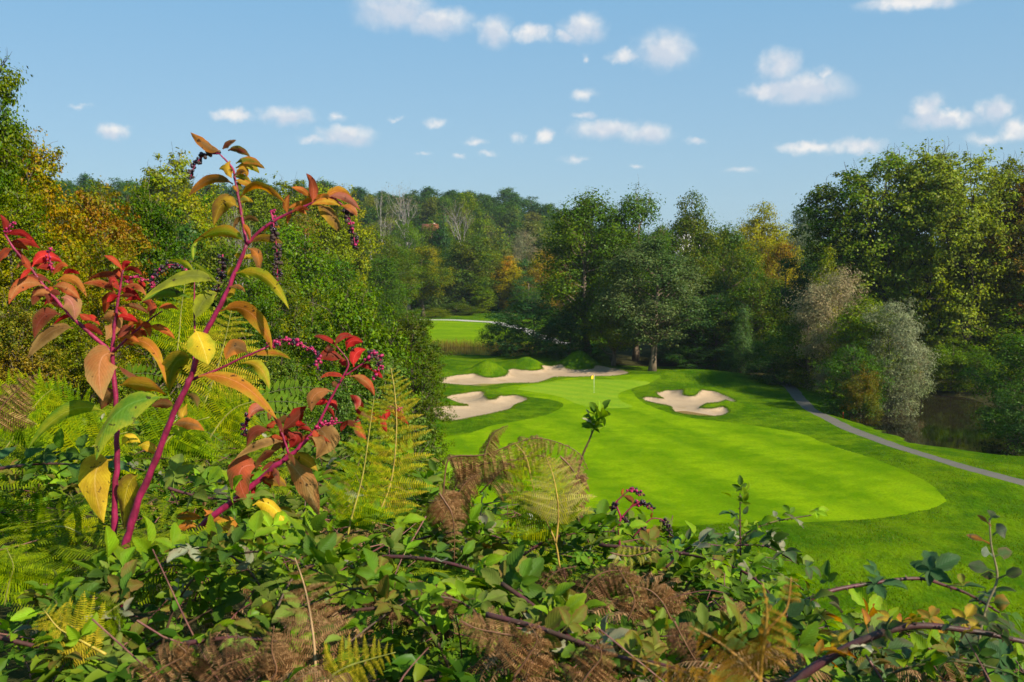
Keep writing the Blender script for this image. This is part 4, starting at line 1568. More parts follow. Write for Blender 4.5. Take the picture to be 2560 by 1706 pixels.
def raceme(parent, pts, n, rad_px, kinds, d, spread=1.7, r0=.0018):
    """a hanging cluster: axis with berries on short stalks"""
    P = catmull([W(*p, d) for p in pts], 6)
    V, F = tube(P, np.linspace(r0, r0 * .6, len(P)), 6)
    ax = obj('raceme', mesh('raceme', V - P[0], F, M['stem'], smooth=True), parent, Matrix.Translation(P[0]), (.33, .016, .08), (.2, .01, .04))
    R_ = rad_px * 1.12 / FPX * d
    n = int(n * 1.15)
    for i in range(n):
        s = .06 + .94 * (i + LR.uniform(-.3, .3)) / n
        c = np.array([np.interp(np.clip(s, 0, 1) * (len(P) - 1), np.arange(len(P)), P[:, k]) for k in range(3)])
        a = LR.normal(size=3); a /= np.linalg.norm(a)
        rad = R_ * LR.uniform(.75, 1.15) * (1 - .25 * s)
        q = c + a * R_ * spread * LR.uniform(.6, 1.1)
        kk = kinds[min(len(kinds) - 1, int(LR.rand() * len(kinds)))]
        o = bpy.data.objects.new('berry', BERRY[kk]); COL.objects.link(o)
        o.parent = ax
        o.matrix_basis = Matrix.Translation(Vector(q - P[0])) @ Matrix.Rotation(LR.uniform(0, 3), 4, Vector(LR.normal(size=3))) @ Matrix.Diagonal((rad, rad, rad, 1))
    return ax


def pokeweed():
    D = 2.1
    b = W(*k2(640, 1330), D)
    e = empty('pokeweed', (b.x, b.y, Hf(b.x, b.y)), 'tall pokeweed with magenta stems and yellow to red leaves at the left', 'pokeweed')

    def S_(f, L, d=D): return [(*f(x, y), d) for x, y in L]
    # the main stem, then its branches
    stem_part(e, 'main_stem', [(*k2(630, 1640), D)] + S_(k2, [(640, 1330), (690, 1130), (760, 920), (850, 710), (930, 500), (1000, 350), (1042, 240)]) + S_(k1, [(1350, 1510), (1440, 1340), (1535, 1130), (1612, 945)]),
              [.0115, .011, .0105, .0098, .0092, .0085, .008, .0075, .0068, .006, .0052])
    stem_part(e, 'branch', S_(k1, [(1612, 945), (1590, 820), (1560, 650), (1535, 520), (1522, 455), (1480, 400), (1430, 350)]), [.0048, .0044, .004, .0034, .003, .0024, .0018])
    stem_part(e, 'branch', S_(k1, [(1612, 945), (1730, 830), (1880, 745), (2030, 680), (2150, 632), (2240, 690)]), [.0050, .0046, .004, .0034, .003, .0018])
    stem_part(e, 'branch', [(*k2(x, y), D + .02) for x, y in [(1010, 325), (1150, 272), (1280, 210), (1420, 150)]], [.0042, .0036, .003, .0024])
    D2 = 2.16
    stem_part(e, 'second_stem', [(*k2(640, 1560), D2)] + S_(k2, [(622, 1300), (610, 1150), (616, 950), (626, 700), (622, 450), (602, 180)], D2) + S_(k1, [(755, 1440), (780, 1250), (805, 1112)], D2),
              [.0100, .0098, .0092, .0086, .008, .0074, .006, .0046, .0036, .0024])
    stem_part(e, 'branch', S_(k2, [(600, 180), (490, 80), (400, 0)], D2) + S_(k1, [(640, 1560 - 60), (500, 1440), (380, 1320), (290, 1220), (200, 1100), (90, 970), (35, 880)], D2)[2:], [.0060, .0054, .005, .0046, .004, .0034, .0026])
    stem_part(e, 'branch', S_(k2, [(605, 175), (690, 90)], D2) + S_(k1, [(900, 1500), (1000, 1420), (1060, 1380)], D2), [.0036, .003, .0026, .002])
    stem_part(e, 'branch', [(*k2(1030, 260), D + .05), (*k2(1042, 120), D + .06)] + [(*k1(1270, 1400), D + .06), (*k1(1270, 1180), D + .06)], [.003, .003, .0026, .002])
    A = [  # base, control, tip, width (in enlarged-crop pixels), colour, second colour
        ((1440, 335), (1340, 310), (1245, 212), 78, 'brn', 'org'), ((1455, 322), (1480, 280), (1543, 262), 50, 'brd', 'brn'), ((1490, 332), (1560, 300), (1635, 372), 60, 'brd', 'dgr'),
        ((1540, 415), (1620, 365), (1700, 412), 50, 'dgr', 'org'), ((1540, 445), (1640, 395), (1695, 482), 66, 'org', 'ygr'), ((1590, 415), (1680, 405), (1732, 452), 40, 'org', 'dgr'),
        ((1545, 462), (1610, 440), (1615, 502), 66, 'gold', 'org'), ((1505, 400), (1470, 450), (1515, 512), 60, 'gold', 'brn'), ((1522, 552), (1380, 450), (1228, 632), 78, 'brn', 'org'),
        ((1570, 642), (1680, 480), (1865, 677), 66, 'org', 'gold'), ((1556, 702), (1440, 590), (1398, 822), 135, 'gold', 'brn'), ((1602, 932), (1470, 780), (1258, 945), 92, 'ygr', 'org'),
        ((1290, 930), (1250, 960), (1264, 1045), 40, 'ygr', 'grn'), ((1640, 932), (1730, 870), (1850, 940), 64, 'brn', 'gold'), ((1620, 972), (1710, 980), (1690, 1128), 92, 'org', 'brn'),
        ((1540, 1132), (1750, 1070), (1888, 1367), 92, 'yel', 'ygr'), ((1440, 1382), (1660, 1270), (1780, 1640), 120, 'org', 'gold'), ((1880, 742), (1850, 680), (1890, 618), 56, 'org', 'brd'),
        ((2040, 672), (2070, 560), (2000, 480), 78, 'sal', 'brd'), ((2030, 642), (1980, 575), (1905, 572), 50, 'org', 'sal'), ((2120, 652), (2200, 545), (2300, 642), 78, 'org', 'gold'),
        ((2150, 632), (2250, 590), (2354, 722), 62, 'pnk', 'sal'), ((2220, 692), (2130, 630), (2030, 690), 56, 'gold', 'org'), ((2060, 682), (2190, 720), (2215, 866), 120, 'brn', 'gold'),
        ((2230, 692), (2310, 690), (2332, 765), 56, 'org', 'pnk'), ((1440, 1200), (1200, 1050), (920, 1322), 100, 'dgr', 'ygr'), ((1270, 1132), (1200, 1035), (1090, 1056), 44, 'ygr', 'gold'),
        ((1420, 1200), (1340, 1120), (1260, 1062), 44, 'ygr', 'grn'), ((1240, 1292), (1100, 1210), (930, 1312), 66, 'grn', 'dgr'), ((1500, 1222), (1570, 1205), (1602, 1258), 34, 'brn', 'org'),
        ((1275, 1442), (1320, 1270), (1420, 1262), 130, 'dgr', 'ygr'), ((1460, 1300), (1500, 1250), (1540, 1240), 70, 'gold', 'ygr'), ((1260, 1180), (1230, 1230), (1270, 1150), 50, 'dgr', 'gold')]
    for b_, c_, t_, w, col, sec in A: poke_leaf(e, k1(*b_), k1(*c_), k1(*t_), w / 2.6133, col, sec, D + LR.uniform(-.015, .015))
    B = [((800, 1112), (760, 1035), (680, 1018), 44, 'ored', 'red'), ((805, 1112), (800, 1060), (857, 1062), 46, 'bred', 'red'), ((810, 1117), (880, 1080), (927, 1147), 46, 'red', 'brd'),
         ((790, 1182), (720, 1100), (575, 1177), 52, 'brd', 'ored'), ((770, 1192), (720, 1150), (725, 1212), 56, 'red', 'brd'), ((752, 1262), (680, 1170), (540, 1202), 58, 'ored', 'opk'),
         ((815, 1222), (900, 1190), (957, 1282), 46, 'ored', 'opk'), ((772, 1282), (690, 1260), (680, 1402), 86, 'ored', 'brd'), ((900, 1180), (935, 1195), (947, 1247), 42, 'red', 'bred'),
         ((820, 1312), (880, 1285), (932, 1312), 36, 'bred', 'red'), ((930, 1322), (1010, 1320), (975, 1422), 70, 'brd', 'ored'), ((790, 1352), (900, 1320), (972, 1402), 42, 'brn', 'brd'),
         ((1040, 1362), (1090, 1325), (1172, 1372), 46, 'ored', 'org'), ((30, 882), (65, 820), (0, 748), 56, 'red', 'brd'), ((45, 882), (140, 830), (237, 942), 54, 'bred', 'red'),
         ((60, 932), (180, 900), (262, 972), 52, 'red', 'ored'), ((50, 942), (110, 930), (192, 987), 56, 'ored', 'brd'), ((80, 972), (0, 990), (-20, 1082), 66, 'brd', 'ored'),
         ((210, 1092), (280, 960), (407, 1062), 104, 'bred', 'red'), ((240, 1102), (320, 1060), (367, 1132), 58, 'red', 'ored'), ((200, 1112), (165, 1060), (140, 1008), 56, 'ored', 'brd'),
         ((350, 1142), (390, 1060), (447, 1087), 56, 'ored', 'org'), ((330, 1192), (220, 1115), (93, 1192), 58, 'brd', 'ored'), ((290, 1217), (110, 1130), (58, 1337), 104, 'opk', 'ored'),
         ((290, 1232), (235, 1235), (213, 1352), 90, 'brd', 'brn'), ((370, 1182), (490, 1115), (567, 1287), 68, 'org', 'opk'), ((350, 1222), (430, 1195), (522, 1302), 88, 'opk', 'ored'),
         ((400, 1292), (490, 1280), (490, 1442), 150, 'pnk', 'tan'), ((410, 1142), (460, 1100), (522, 1137), 46, 'bred', 'red'), ((395, 1402), (250, 1355), (223, 1562), 112, 'brd', 'brn'),
         ((480, 1492), (320, 1450), (180, 1690), 110, 'brn', 'tan'), ((560, 1422), (605, 1400), (652, 1472), 50, 'bred', 'ored'), ((540, 1470), (600, 1480), (680, 1540), 60, 'red', 'brd'),
         ((660, 1432), (800, 1400), (690, 1570), 140, 'opk', 'tan'), ((970, 1482), (1060, 1460), (1142, 1562), 60, 'org', 'ored'), ((870, 1492), (790, 1490), (768, 1562), 86, 'brd', 'ored'),
         ((520, 1400), (560, 1420), (600, 1440), 50, 'ored', 'red'), ((330, 1330), (360, 1320), (390, 1360), 36, 'pnk', 'sal')]
    for b_, c_, t_, w, col, sec in B: poke_leaf(e, k1(*b_), k1(*c_), k1(*t_), w / 2.6133, col, sec, D2 + LR.uniform(-.015, .015))
    C_ = [((1042, 50), (1085, 120), (1114, 240), 165, 'yel', 'ygr', D - .02), ((660, 132), (830, 40), (890, 342), 68, 'org', 'gold', D2), ((610, 182), (490, 150), (550, 433), 205, 'opk', 'tan', D2 - .03),
          ((640, 352), (740, 320), (892, 402), 78, 'gold', 'org', D2), ((620, 382), (530, 400), (540, 482), 90, 'brn', 'brd', D2), ((560, 492), (360, 390), (148, 692), 98, 'ygr', 'grn', D2 + .02),
          ((900, 412), (560, 400), (514, 752), 160, 'grn', 'ygr', D - .03), ((1030, 202), (900, 180), (908, 382), 140, 'dgr', 'gold', D + .01), ((1060, 302), (1290, 260), (1482, 533), 98, 'org', 'gold', D - .02),
          ((1330, 182), (1240, 90), (1208, 214), 118, 'brn', 'org', D + .03), ((1290, 232), (1410, 210), (1440, 373), 78, 'gold', 'ygr', D + .03), ((1340, 192), (1480, 150), (1557, 213), 44, 'org', 'ygr', D + .02),
          ((930, 462), (870, 435), (808, 462), 66, 'brn', 'brd', D), ((925, 562), (1020, 530), (1092, 592), 78, 'brn', 'org', D - .01), ((650, 672), (690, 600), (752, 657), 66, 'yel', 'gold', D2), ((740, 672), (800, 650), (842, 722), 66, 'yel', 'org', D2),
          ((600, 748), (440, 750), (555, 1088), 200, 'gold', 'yel', D2 - .03), ((735, 832), (650, 860), (665, 1132), 118, 'yel', 'brn', D + .02), ((990, 400), (1060, 400), (1055, 470), 50, 'brn', 'dgr', D + .02),
          ((1000, 450), (960, 520), (985, 520), 60, 'gold', 'brn', D + .02), ((640, 250), (680, 290), (760, 320), 40, 'brd', 'brn', D2)]
    for b_, c_, t_, w, col, sec, d in C_: poke_leaf(e, k2(*b_), k2(*c_), k2(*t_), w / 2.139, col, sec, d)
    for i in range(72):                                     # young leaves between the big ones
        L, f, dep, pal = [([(500, 1440), (380, 1320), (290, 1220), (200, 1100), (90, 970)], k1, D2, ('red', 'ored', 'opk', 'brd', 'bred')), ([(755, 1440), (780, 1250), (805, 1112)], k1, D2, ('red', 'ored', 'brd', 'bred')),
                          ([(1000, 1420), (900, 1500), (760, 1580)], k1, D2, ('ored', 'org', 'brd')), ([(1350, 1510), (1440, 1340), (1535, 1130), (1612, 945)], k1, D + .03, ('ygr', 'gold', 'dgr', 'grn')),
                          ([(1730, 830), (1880, 745), (2030, 680), (2150, 632)], k1, D, ('org', 'brn', 'sal', 'gold')), ([(1590, 820), (1560, 650), (1535, 520), (1522, 455)], k1, D, ('org', 'brn', 'gold', 'dgr'))][i % 6]
        j = LR.randint(len(L) - 1); t = LR.rand()
        bx, by = L[j][0] + (L[j + 1][0] - L[j][0]) * t, L[j][1] + (L[j + 1][1] - L[j][1]) * t
        a = LR.uniform(0, 6.28); ln = LR.uniform(70, 150)
        tx, ty = bx + math.cos(a) * ln, by - math.sin(a) * ln * .6 + ln * .25
        cx_, cy_ = (bx + tx) / 2, (by + ty) / 2 - ln * .3
        poke_leaf(e, f(bx, by), f(cx_, cy_), f(tx, ty), LR.uniform(32, 58) / 2.6133, pal[LR.randint(len(pal))], pal[LR.randint(len(pal))], dep + LR.uniform(-.03, .05))
    P_ = lambda f, L: [f(x, y) for x, y in L]
    raceme(e, P_(k1, [(1430, 352), (1340, 360), (1275, 425), (1245, 505)]), 40, 5.2, ['berry', 'berry', 'berry_dry'], D)
    raceme(e, P_(k1, [(1775, 745), (1800, 900), (1812, 1050), (1810, 1195)]), 62, 5.0, ['berry_dry', 'berry_dry', 'berry'], D, 2.0)
    raceme(e, P_(k1, [(2250, 695), (2292, 800), (2312, 900), (2322, 965)]), 38, 5.0, ['berry_dry', 'berry', 'berry_red'], D, 1.7)
    raceme(e, P_(k1, [(1455, 1010), (1450, 1100), (1440, 1190), (1405, 1290)]), 34, 5.0, ['berry_dry', 'berry'], D + .05, 2.0)
    raceme(e, P_(k1, [(1240, 1130), (1160, 1080), (1070, 1090), (1010, 1160), (1005, 1215)]), 34, 5.0, ['berry', 'berry_dry', 'berry_red'], D + .06, 1.8)
    raceme(e, P_(k2, [(1420, 150), (1510, 105), (1600, 125), (1690, 185), (1700, 265)]), 60, 4.6, ['berry_red', 'berry_red', 'berry_red', 'berry'], D + .03, 2.0)
    raceme(e, P_(k1, [(1790, 770), (1770, 735), (1800, 715)]), 9, 3.4, ['berry_red'], D, 2.2)
    raceme(e, P_(k1, [(40, 870), (70, 820), (105, 798)]), 12, 3.4, ['berry_red'], D2, 2)
    raceme(e, P_(k1, [(340, 1130), (320, 1000), (335, 975)]), 12, 3.6, ['berry_red'], D2, 2)
    raceme(e, P_(k1, [(810, 1190), (900, 1160), (985, 1195), (1010, 1225)]), 16, 3.8, ['berry_red', 'berry'], D2, 1.6)

    # the smaller plant with the deepest red leaves
    D3 = 2.35
    b = W(*k2(1070, 1112), D3)
    e = empty('pokeweed', (b.x, b.y, Hf(b.x, b.y)), 'smaller leaning pokeweed with crimson leaves and magenta berries, right of the tall one', 'pokeweed')
    stem_part(e, 'main_stem', [(*k2(930, 1400), D3)] + S_(k2, [(1070, 1112), (1250, 970), (1450, 800), (1560, 720), (1640, 640), (1700, 560), (1780, 400), (1842, 290), (1862, 225), (1800, 140)], D3),
              [.0105, .0102, .0095, .0085, .007, .0058, .0046, .0036, .003, .0026, .002])
    stem_part(e, 'branch', S_(k2, [(1545, 725), (1505, 600), (1440, 480)], D3), [.004, .003, .002])
    stem_part(e, 'branch', S_(k2, [(1845, 300), (1900, 262), (1965, 215)], D3), [.003, .0026, .002])
    stem_part(e, 'branch', S_(k2, [(1660, 620), (1760, 560), (1900, 540), (2080, 480)], D3 + .05), [.003, .0026, .002, .0016])
    F_ = [((1800, 142), (1740, 75), (1675, 90), 36, 'red', 'brd'), ((1790, 142), (1820, 60), (1892, 90), 40, 'brd', 'red'), ((1852, 162), (1860, 85), (1942, 120), 66, 'bred', 'red'), ((1792, 152), (1735, 170), (1758, 125), 46, 'pnk', 'sal'),
          ((1842, 212), (1760, 150), (1698, 212), 70, 'brd', 'red'), ((1892, 252), (1880, 160), (1957, 158), 70, 'bred', 'red'), ((1930, 252), (1970, 235), (1992, 272), 36, 'red', 'brd'), ((1842, 312), (1780, 260), (1713, 312), 36, 'red', 'ored'),
          ((1870, 302), (1970, 300), (2002, 407), 58, 'opk', 'ored'), ((1782, 382), (1650, 360), (1665, 492), 84, 'opk', 'brn'), ((1880, 402), (1930, 430), (1902, 482), 48, 'red', 'pnk'), ((1440, 482), (1345, 450), (1333, 532), 58, 'pnk', 'sal'),
          ((1500, 602), (1610, 510), (1642, 460), 80, 'brd', 'red'), ((1540, 692), (1630, 630), (1540, 600), 90, 'red', 'brd'), ((1445, 592), (1335, 560), (1318, 682), 66, 'brd', 'brn'), ((1512, 652), (1400, 630), (1255, 745), 58, 'brn', 'tan'),
          ((1690, 590), (1790, 590), (1690, 745), 165, 'brn', 'tan'), ((1510, 752), (1610, 770), (1705, 1055), 142, 'tan', 'opk'), ((1400, 782), (1200, 740), (1330, 985), 185, 'sal', 'brn'), ((1392, 842), (1470, 830), (1532, 892), 70, 'brn', 'gold'),
          ((1350, 992), (1450, 920), (1562, 1155), 110, 'yel', 'gold'), ((1080, 1122), (1220, 1050), (1290, 1205), 140, 'gold', 'org'), ((1092, 1012), (1130, 1060), (1182, 1062), 66, 'org', 'brn'), ((1560, 720), (1640, 730), (1700, 810), 80, 'gold', 'dgr'),
          ((1900, 540), (1960, 470), (1870, 400), 60, 'red', 'brd'), ((2080, 482), (2140, 500), (2185, 560), 44, 'ored', 'red'), ((2050, 500), (2040, 560), (2070, 600), 40, 'red', 'ored'), ((1930, 540), (1900, 580), (1960, 640), 60, 'ored', 'brn'),
          ((1990, 270), (2030, 290), (2045, 312), 30, 'bred', 'red'), ((1480, 700), (1400, 720), (1370, 800), 60, 'brd', 'brn'), ((1600, 540), (1580, 560), (1640, 560), 40, 'bred', 'red'), ((930, 1060), (1000, 1040), (1080, 1060), 60, 'brn', 'org'),
          ((940, 1120), (1010, 1080), (1060, 1110), 70, 'org', 'gold')]
    for b_, c_, t_, w, col, sec in F_: poke_leaf(e, k2(*b_), k2(*c_), k2(*t_), w / 2.139, col, sec, D3 + LR.uniform(-.02, .02))
    for i in range(40):                                     # crimson young leaves
        L = [[(1640, 640), (1700, 560), (1780, 400), (1842, 290), (1862, 225)], [(1545, 725), (1505, 600), (1440, 480)], [(1660, 620), (1760, 560), (1900, 540), (2080, 480)], [(1350, 890), (1450, 800), (1560, 720)]][i % 4]
        j = LR.randint(len(L) - 1); t = LR.rand()
        bx, by = L[j][0] + (L[j + 1][0] - L[j][0]) * t, L[j][1] + (L[j + 1][1] - L[j][1]) * t
        a = LR.uniform(0, 6.28); ln = LR.uniform(60, 130)
        tx, ty = bx + math.cos(a) * ln, by - math.sin(a) * ln * .6 + ln * .3
        pal = ('red', 'brd', 'brd', 'brn', 'bred', 'ored')
        poke_leaf(e, k2(bx, by), k2((bx + tx) / 2, (by + ty) / 2 - ln * .3), k2(tx, ty), LR.uniform(28, 52) / 2.139, pal[LR.randint(6)], pal[LR.randint(6)], D3 + LR.uniform(-.03, .06))
    raceme(e, P_(k2, [(1955, 215), (1990, 185), (2030, 200), (2025, 250), (2010, 310)]), 44, 4.6, ['berry_red', 'berry_red', 'berry_dry', 'berry'], D3, 2.0)
    raceme(e, P_(k2, [(1690, 590), (1740, 560), (1800, 535)]), 26, 4.2, ['berry_red'], D3, 2.0)
    raceme(e, P_(k2, [(1330, 500), (1310, 560), (1305, 620)]), 22, 4.4, ['berry_red', 'berry'], D3 + .03, 1.8)
    raceme(e, P_(k2, [(2080, 480), (2130, 470), (2150, 520)]), 16, 3.6, ['berry_red'], D3 + .05, 2.0)

    # the nearly leafless one hung with berries in the middle
    D4 = 2.9
    b = W(*k5(1330, 1420), D4)
    e = empty('pokeweed', (b.x, b.y, Hf(b.x, b.y)), 'withered pokeweed tip hung with dark berries in the middle of the thicket', 'pokeweed')
    stem_part(e, 'main_stem', S_(k5, [(1340, 1560), (1325, 1370), (1335, 1290), (1310, 1200), (1350, 1150), (1400, 1106)], D4), [.005, .0045, .004, .003, .0025, .0018])
    stem_part(e, 'branch', S_(k5, [(1335, 1300), (1400, 1230), (1450, 1195)], D4), [.003, .0025, .002])
    stem_part(e, 'branch', S_(k5, [(1420, 1420), (1480, 1350), (1540, 1300), (1600, 1300)], D4), [.003, .0026, .0022, .0016])
    for L, n, kk in (([(1390, 1110), (1440, 1115), (1480, 1150)], 24, ['berry_red', 'berry']), ([(1440, 1200), (1490, 1195), (1550, 1235)], 30, ['berry', 'berry_red', 'berry']), ([(1310, 1180), (1295, 1240), (1290, 1300)], 30, ['berry_dry', 'berry']),
                     ([(1350, 1280), (1385, 1330), (1395, 1395)], 36, ['berry_dry', 'berry']), ([(1600, 1300), (1645, 1340), (1662, 1415)], 30, ['berry', 'berry_dry']), ([(1500, 1330), (1490, 1370), (1470, 1400)], 16, ['berry_dry'])):
        raceme(e, P_(k5, L), n, 3.6, kk, D4, 1.7)
    for b_, c_, t_, w, col, sec in (((1310, 1200), (1280, 1240), (1245, 1220), 26, 'org', 'brn'), ((1350, 1150), (1420, 1170), (1410, 1200), 40, 'opk', 'brd'), ((1400, 1220), (1450, 1190), (1490, 1210), 40, 'brd', 'opk'), ((1500, 1370), (1540, 1380), (1530, 1420), 40, 'opk', 'tan'),
                                    ((1540, 1300), (1530, 1270), (1550, 1260), 20, 'org', 'brn'), ((1350, 1150), (1340, 1120), (1360, 1100), 22, 'org', 'brd')):
        poke_leaf(e, k5(*b_), k5(*c_), k5(*t_), w / 2.6133, col, sec, D4)


pokeweed()

# ------------------------------------------------------------------ bramble leaves
def leaflet(L, wd, rs, n=9, across=5, fold=.22, droop=.25, serr=.09):
    s = np.linspace(0, 1, n)
    q = (s ** .58) * ((1 - s) ** .95); q = q / q.max() * wd / 2
    q[0] = wd * .03; q[-1] = 0
    us = np.linspace(-1, 1, across)
    V, lc = [], []
    ph = rs.uniform(0, 6)
    for i in range(n):
        for u in us:
            e = q[i] * (1 + (serr if i % 2 else -serr) * (abs(u) > .9))
            fwd = .05 * abs(u) if 0 < i < n - 1 else 0
            V.append(((s[i] + fwd) * L, u * e * L, L * (fold * abs(u) * q[i] - droop * s[i] ** 2 * .5 + .03 * math.sin(8 * s[i] + ph) * abs(u) - .12 * q[i] * u * u)))
            lc.append((u, s[i], ph))
    F = [(i * across + j, i * across + j + 1, (i + 1) * across + j + 1, (i + 1) * across + j) for i in range(n - 1) for j in range(across - 1)]
    return np.array(V), F, lc


def compound(seed, k=3, n=9, across=5, wd=.56):
    """bramble leaf: three or five toothed leaflets on a stalk; the terminal leaflet is 1 long"""
    rs = np.random.RandomState(seed)
    V, F, lc = [], [], []
    nv = 0

    def add(v, f, l):
        nonlocal nv
        V.append(v); F.extend([tuple(i + nv for i in ff) for ff in f]); lc.extend(l); nv += len(v)
    pet = .55
    tv, tf = tube(catmull([(0, 0, 0), (pet * .5, 0, .05), (pet, 0, .04), (pet + .22, 0, .03)], 2), .018, 4, False)
    add(tv, tf, [(0, .1, 0)] * len(tv))
    spec = [(pet + .2, 0, 1.0, 0)]
    if k >= 3: spec += [(pet, R(68 + rs.uniform(-8, 8)), .82, 1), (pet, -R(68 + rs.uniform(-8, 8)), .82, -1)]
    if k >= 5: spec += [(pet - .03, R(128), .55, 1), (pet - .03, -R(128), .55, -1)]
    for x, a, L, sg in spec:
        v, f, l = leaflet(L, wd * rs.uniform(.9, 1.1), rs, n, across, rs.uniform(.3, .9), rs.uniform(.1, .6))
        roll = rs.uniform(-.3, .3); pitch = rs.uniform(-.15, .3)
        m = np.array(Matrix.Rotation(a, 3, 'Z') @ Matrix.Rotation(pitch, 3, 'Y') @ Matrix.Rotation(roll, 3, 'X'))
        add(v @ m.T + np.array([x, 0, .03]), f, l)
    return np.concatenate(V), F, lc


COMP = []
for i in range(8):
    V, F, lc = compound(300 + i, (3, 3, 3, 5, 3, 5, 3, 1)[i])
    me = mesh('bramble_leaf', V, F, M['bramble_leaf'], smooth=True)
    set_lc(me, lc)
    COMP.append(me)
BR_ = random.Random(90)
GREENS = [((.078, .155, .005), (.12, .19, .006)), ((.055, .115, .006), (.09, .15, .008)), ((.11, .19, .005), (.17, .23, .007)), ((.038, .080, .008), (.065, .11, .012)), ((.085, .12, .015), (.13, .15, .025)), ((.10, .11, .012), (.15, .09, .02))]
DULL = [((.040, .075, .022), (.085, .065, .035)), ((.03, .07, .022), (.05, .09, .03)), ((.05, .09, .03), (.10, .10, .05))]
AUT = [((.36, .17, .014), (.20, .06, .012)), ((.30, .20, .014), (.13, .09, .016)), ((.16, .13, .016), (.30, .13, .012))]
PALE = [((.24, .22, .14), (.18, .19, .10)), ((.16, .17, .10), (.22, .18, .10))]


def orient(loc, xdir, up, s):
    x = Vector(xdir).normalized()
    z = Vector(up) - x * Vector(up).dot(x)
    z.normalize()
    y = z.cross(x)
    m = Matrix(((x.x, y.x, z.x, loc[0]), (x.y, y.y, z.y, loc[1]), (x.z, y.z, z.z, loc[2]), (0, 0, 0, 1)))
    return m @ Matrix.Diagonal((s, s, s, 1))


def put_leaf(e, loc, xdir, up, s, pal):
    c, sec = BR_.choice(pal if BR_.random() > .045 else PALE)
    j = BR_.uniform(.75, 1.95)
    return obj('leaf', BR_.choice(COMP), e, orient(loc, xdir, up, s), tuple(v * j for v in c), sec)


def bramble(label, pts, r, n, size, pal, col=(.085, .022, .028), sec=(.05, .03, .016), start=.1, thorns=True, name='bramble', group='bramble canes of the thicket', cat='bramble', upb=1.0, world=False):
    P = catmull([np.array(p if world else W(*p)) for p in pts], 7)
    e = empty(name, tuple(P[0]), label, cat, group)
    rr = np.linspace(r, r * .45, len(P))
    m = MB(); m.add(*tube(P, rr, 7))
    T = np.gradient(P, axis=0); T /= np.linalg.norm(T, axis=1)[:, None]
    if thorns:
        Lc = np.concatenate([[0], np.cumsum(np.linalg.norm(np.diff(P, axis=0), axis=1))])
        for s in np.arange(0.01, Lc[-1], .016):
            i = int(np.searchsorted(Lc, s)) - 1; i = max(0, min(i, len(P) - 2))
            c = P[i] + (P[i + 1] - P[i]) * ((s - Lc[i]) / (Lc[i + 1] - Lc[i] + 1e-9))
            a = np.cross(T[i], [BR_.gauss(0, 1) for _ in range(3)]); a /= np.linalg.norm(a)
            q = c + a * (rr[i] + .0052) - T[i] * .0025
            m.add(*tube([c + a * rr[i] * .7, q], [.0022, .0002], 3, False))
    obj('cane', mesh('cane', np.concatenate(m.V) - P[0], m.F, M['cane'], smooth=True), e, Matrix.Translation(P[0]), col, sec)
    for k in range(n):
        s = start + (1 - start) * (k + BR_.uniform(.1, .9)) / n
        i = min(len(P) - 1, int(s * (len(P) - 1)))
        side = np.cross(T[i], (0, 0, 1)); side /= np.linalg.norm(side) + 1e-9
        sg = 1 if k % 2 else -1
        xd = side * sg * BR_.uniform(.4, 1) + T[i] * BR_.uniform(-.1, .7) + np.array([BR_.gauss(0, .25), BR_.gauss(0, .25), BR_.uniform(.1, .9)])
        up = np.array([BR_.gauss(0, .5) + .12, BR_.gauss(0, .5) - .3, upb])
        put_leaf(e, P[i], xd, up, size * BR_.uniform(.42, .88), pal)
    # the shoot ends in a young leaf
    put_leaf(e, P[-1], T[-1] + np.array([0, 0, .2]), (BR_.gauss(0, .3), -.3, 1), size * .7, pal)
    return e


def dd(f, L, d0, d1=None):
    d1 = d0 if d1 is None else d1
    n = len(L)
    return [(*f(x, y), d0 + (d1 - d0) * i / (n - 1)) for i, (x, y) in enumerate(L)]


DARKC = dict(col=(.075, .022, .026), sec=(.045, .035, .02))
bramble('thorny purple bramble cane arching over the lawn at the lower right', dd(k8, [(1150, 860), (1210, 720), (1290, 600), (1450, 512), (1650, 470), (1870, 446), (2000, 480), (2110, 522), (2240, 600)], 1.75, 1.95), .0052, 13, .062, DULL + GREENS[3:])
bramble('thick dark bramble cane with orange autumn leaves in the lower right corner', dd(k8, [(1180, 1010), (1400, 850), (1620, 728), (1840, 662), (2100, 682), (2380, 738)], 1.5, 1.45), .0078, 15, .042, AUT + DULL[:1], **DARKC, start=.2)
bramble('bramble shoot reaching right with a thorny bare tip over the fairway', dd(k8, [(770, 640), (830, 480), (940, 360), (1010, 330), (1100, 240), (1220, 190), (1390, 160)], 2.5, 2.9), .0040, 15, .060, GREENS[1:4], col=(.07, .05, .018), sec=(.09, .07, .02))
bramble('upright bramble shoot with small leaves against the lawn', dd(k8, [(1075, 600), (1070, 340), (1068, 200), (1068, 60)], 2.7), .0032, 14, .040, DULL + GREENS[2:4])
bramble('purple bramble cane descending through the middle right of the thicket', dd(k8, [(430, 295), (700, 320), (900, 350), (1050, 400), (1160, 470), (1240, 580), (1330, 760)], 2.5, 2.1), .0046, 20, .058, GREENS)
bramble('long purple cane slanting across the brown ferns at bottom centre', dd(k8, [(-80, 610), (120, 660), (300, 720), (520, 800), (700, 832), (900, 900)], 1.55, 1.4), .0046, 6, .060, GREENS, start=.3)
bramble('short purple cane above the long slanting one', dd(k8, [(-10, 470), (120, 560), (230, 650), (330, 740), (420, 800)], 1.8, 1.65), .0046, 7, .062, GREENS)
bramble('straight purple cane in the lower left corner', dd(k7, [(-30, 615), (150, 660), (330, 695), (450, 720)], 1.7), .0046, 8, .068, GREENS)
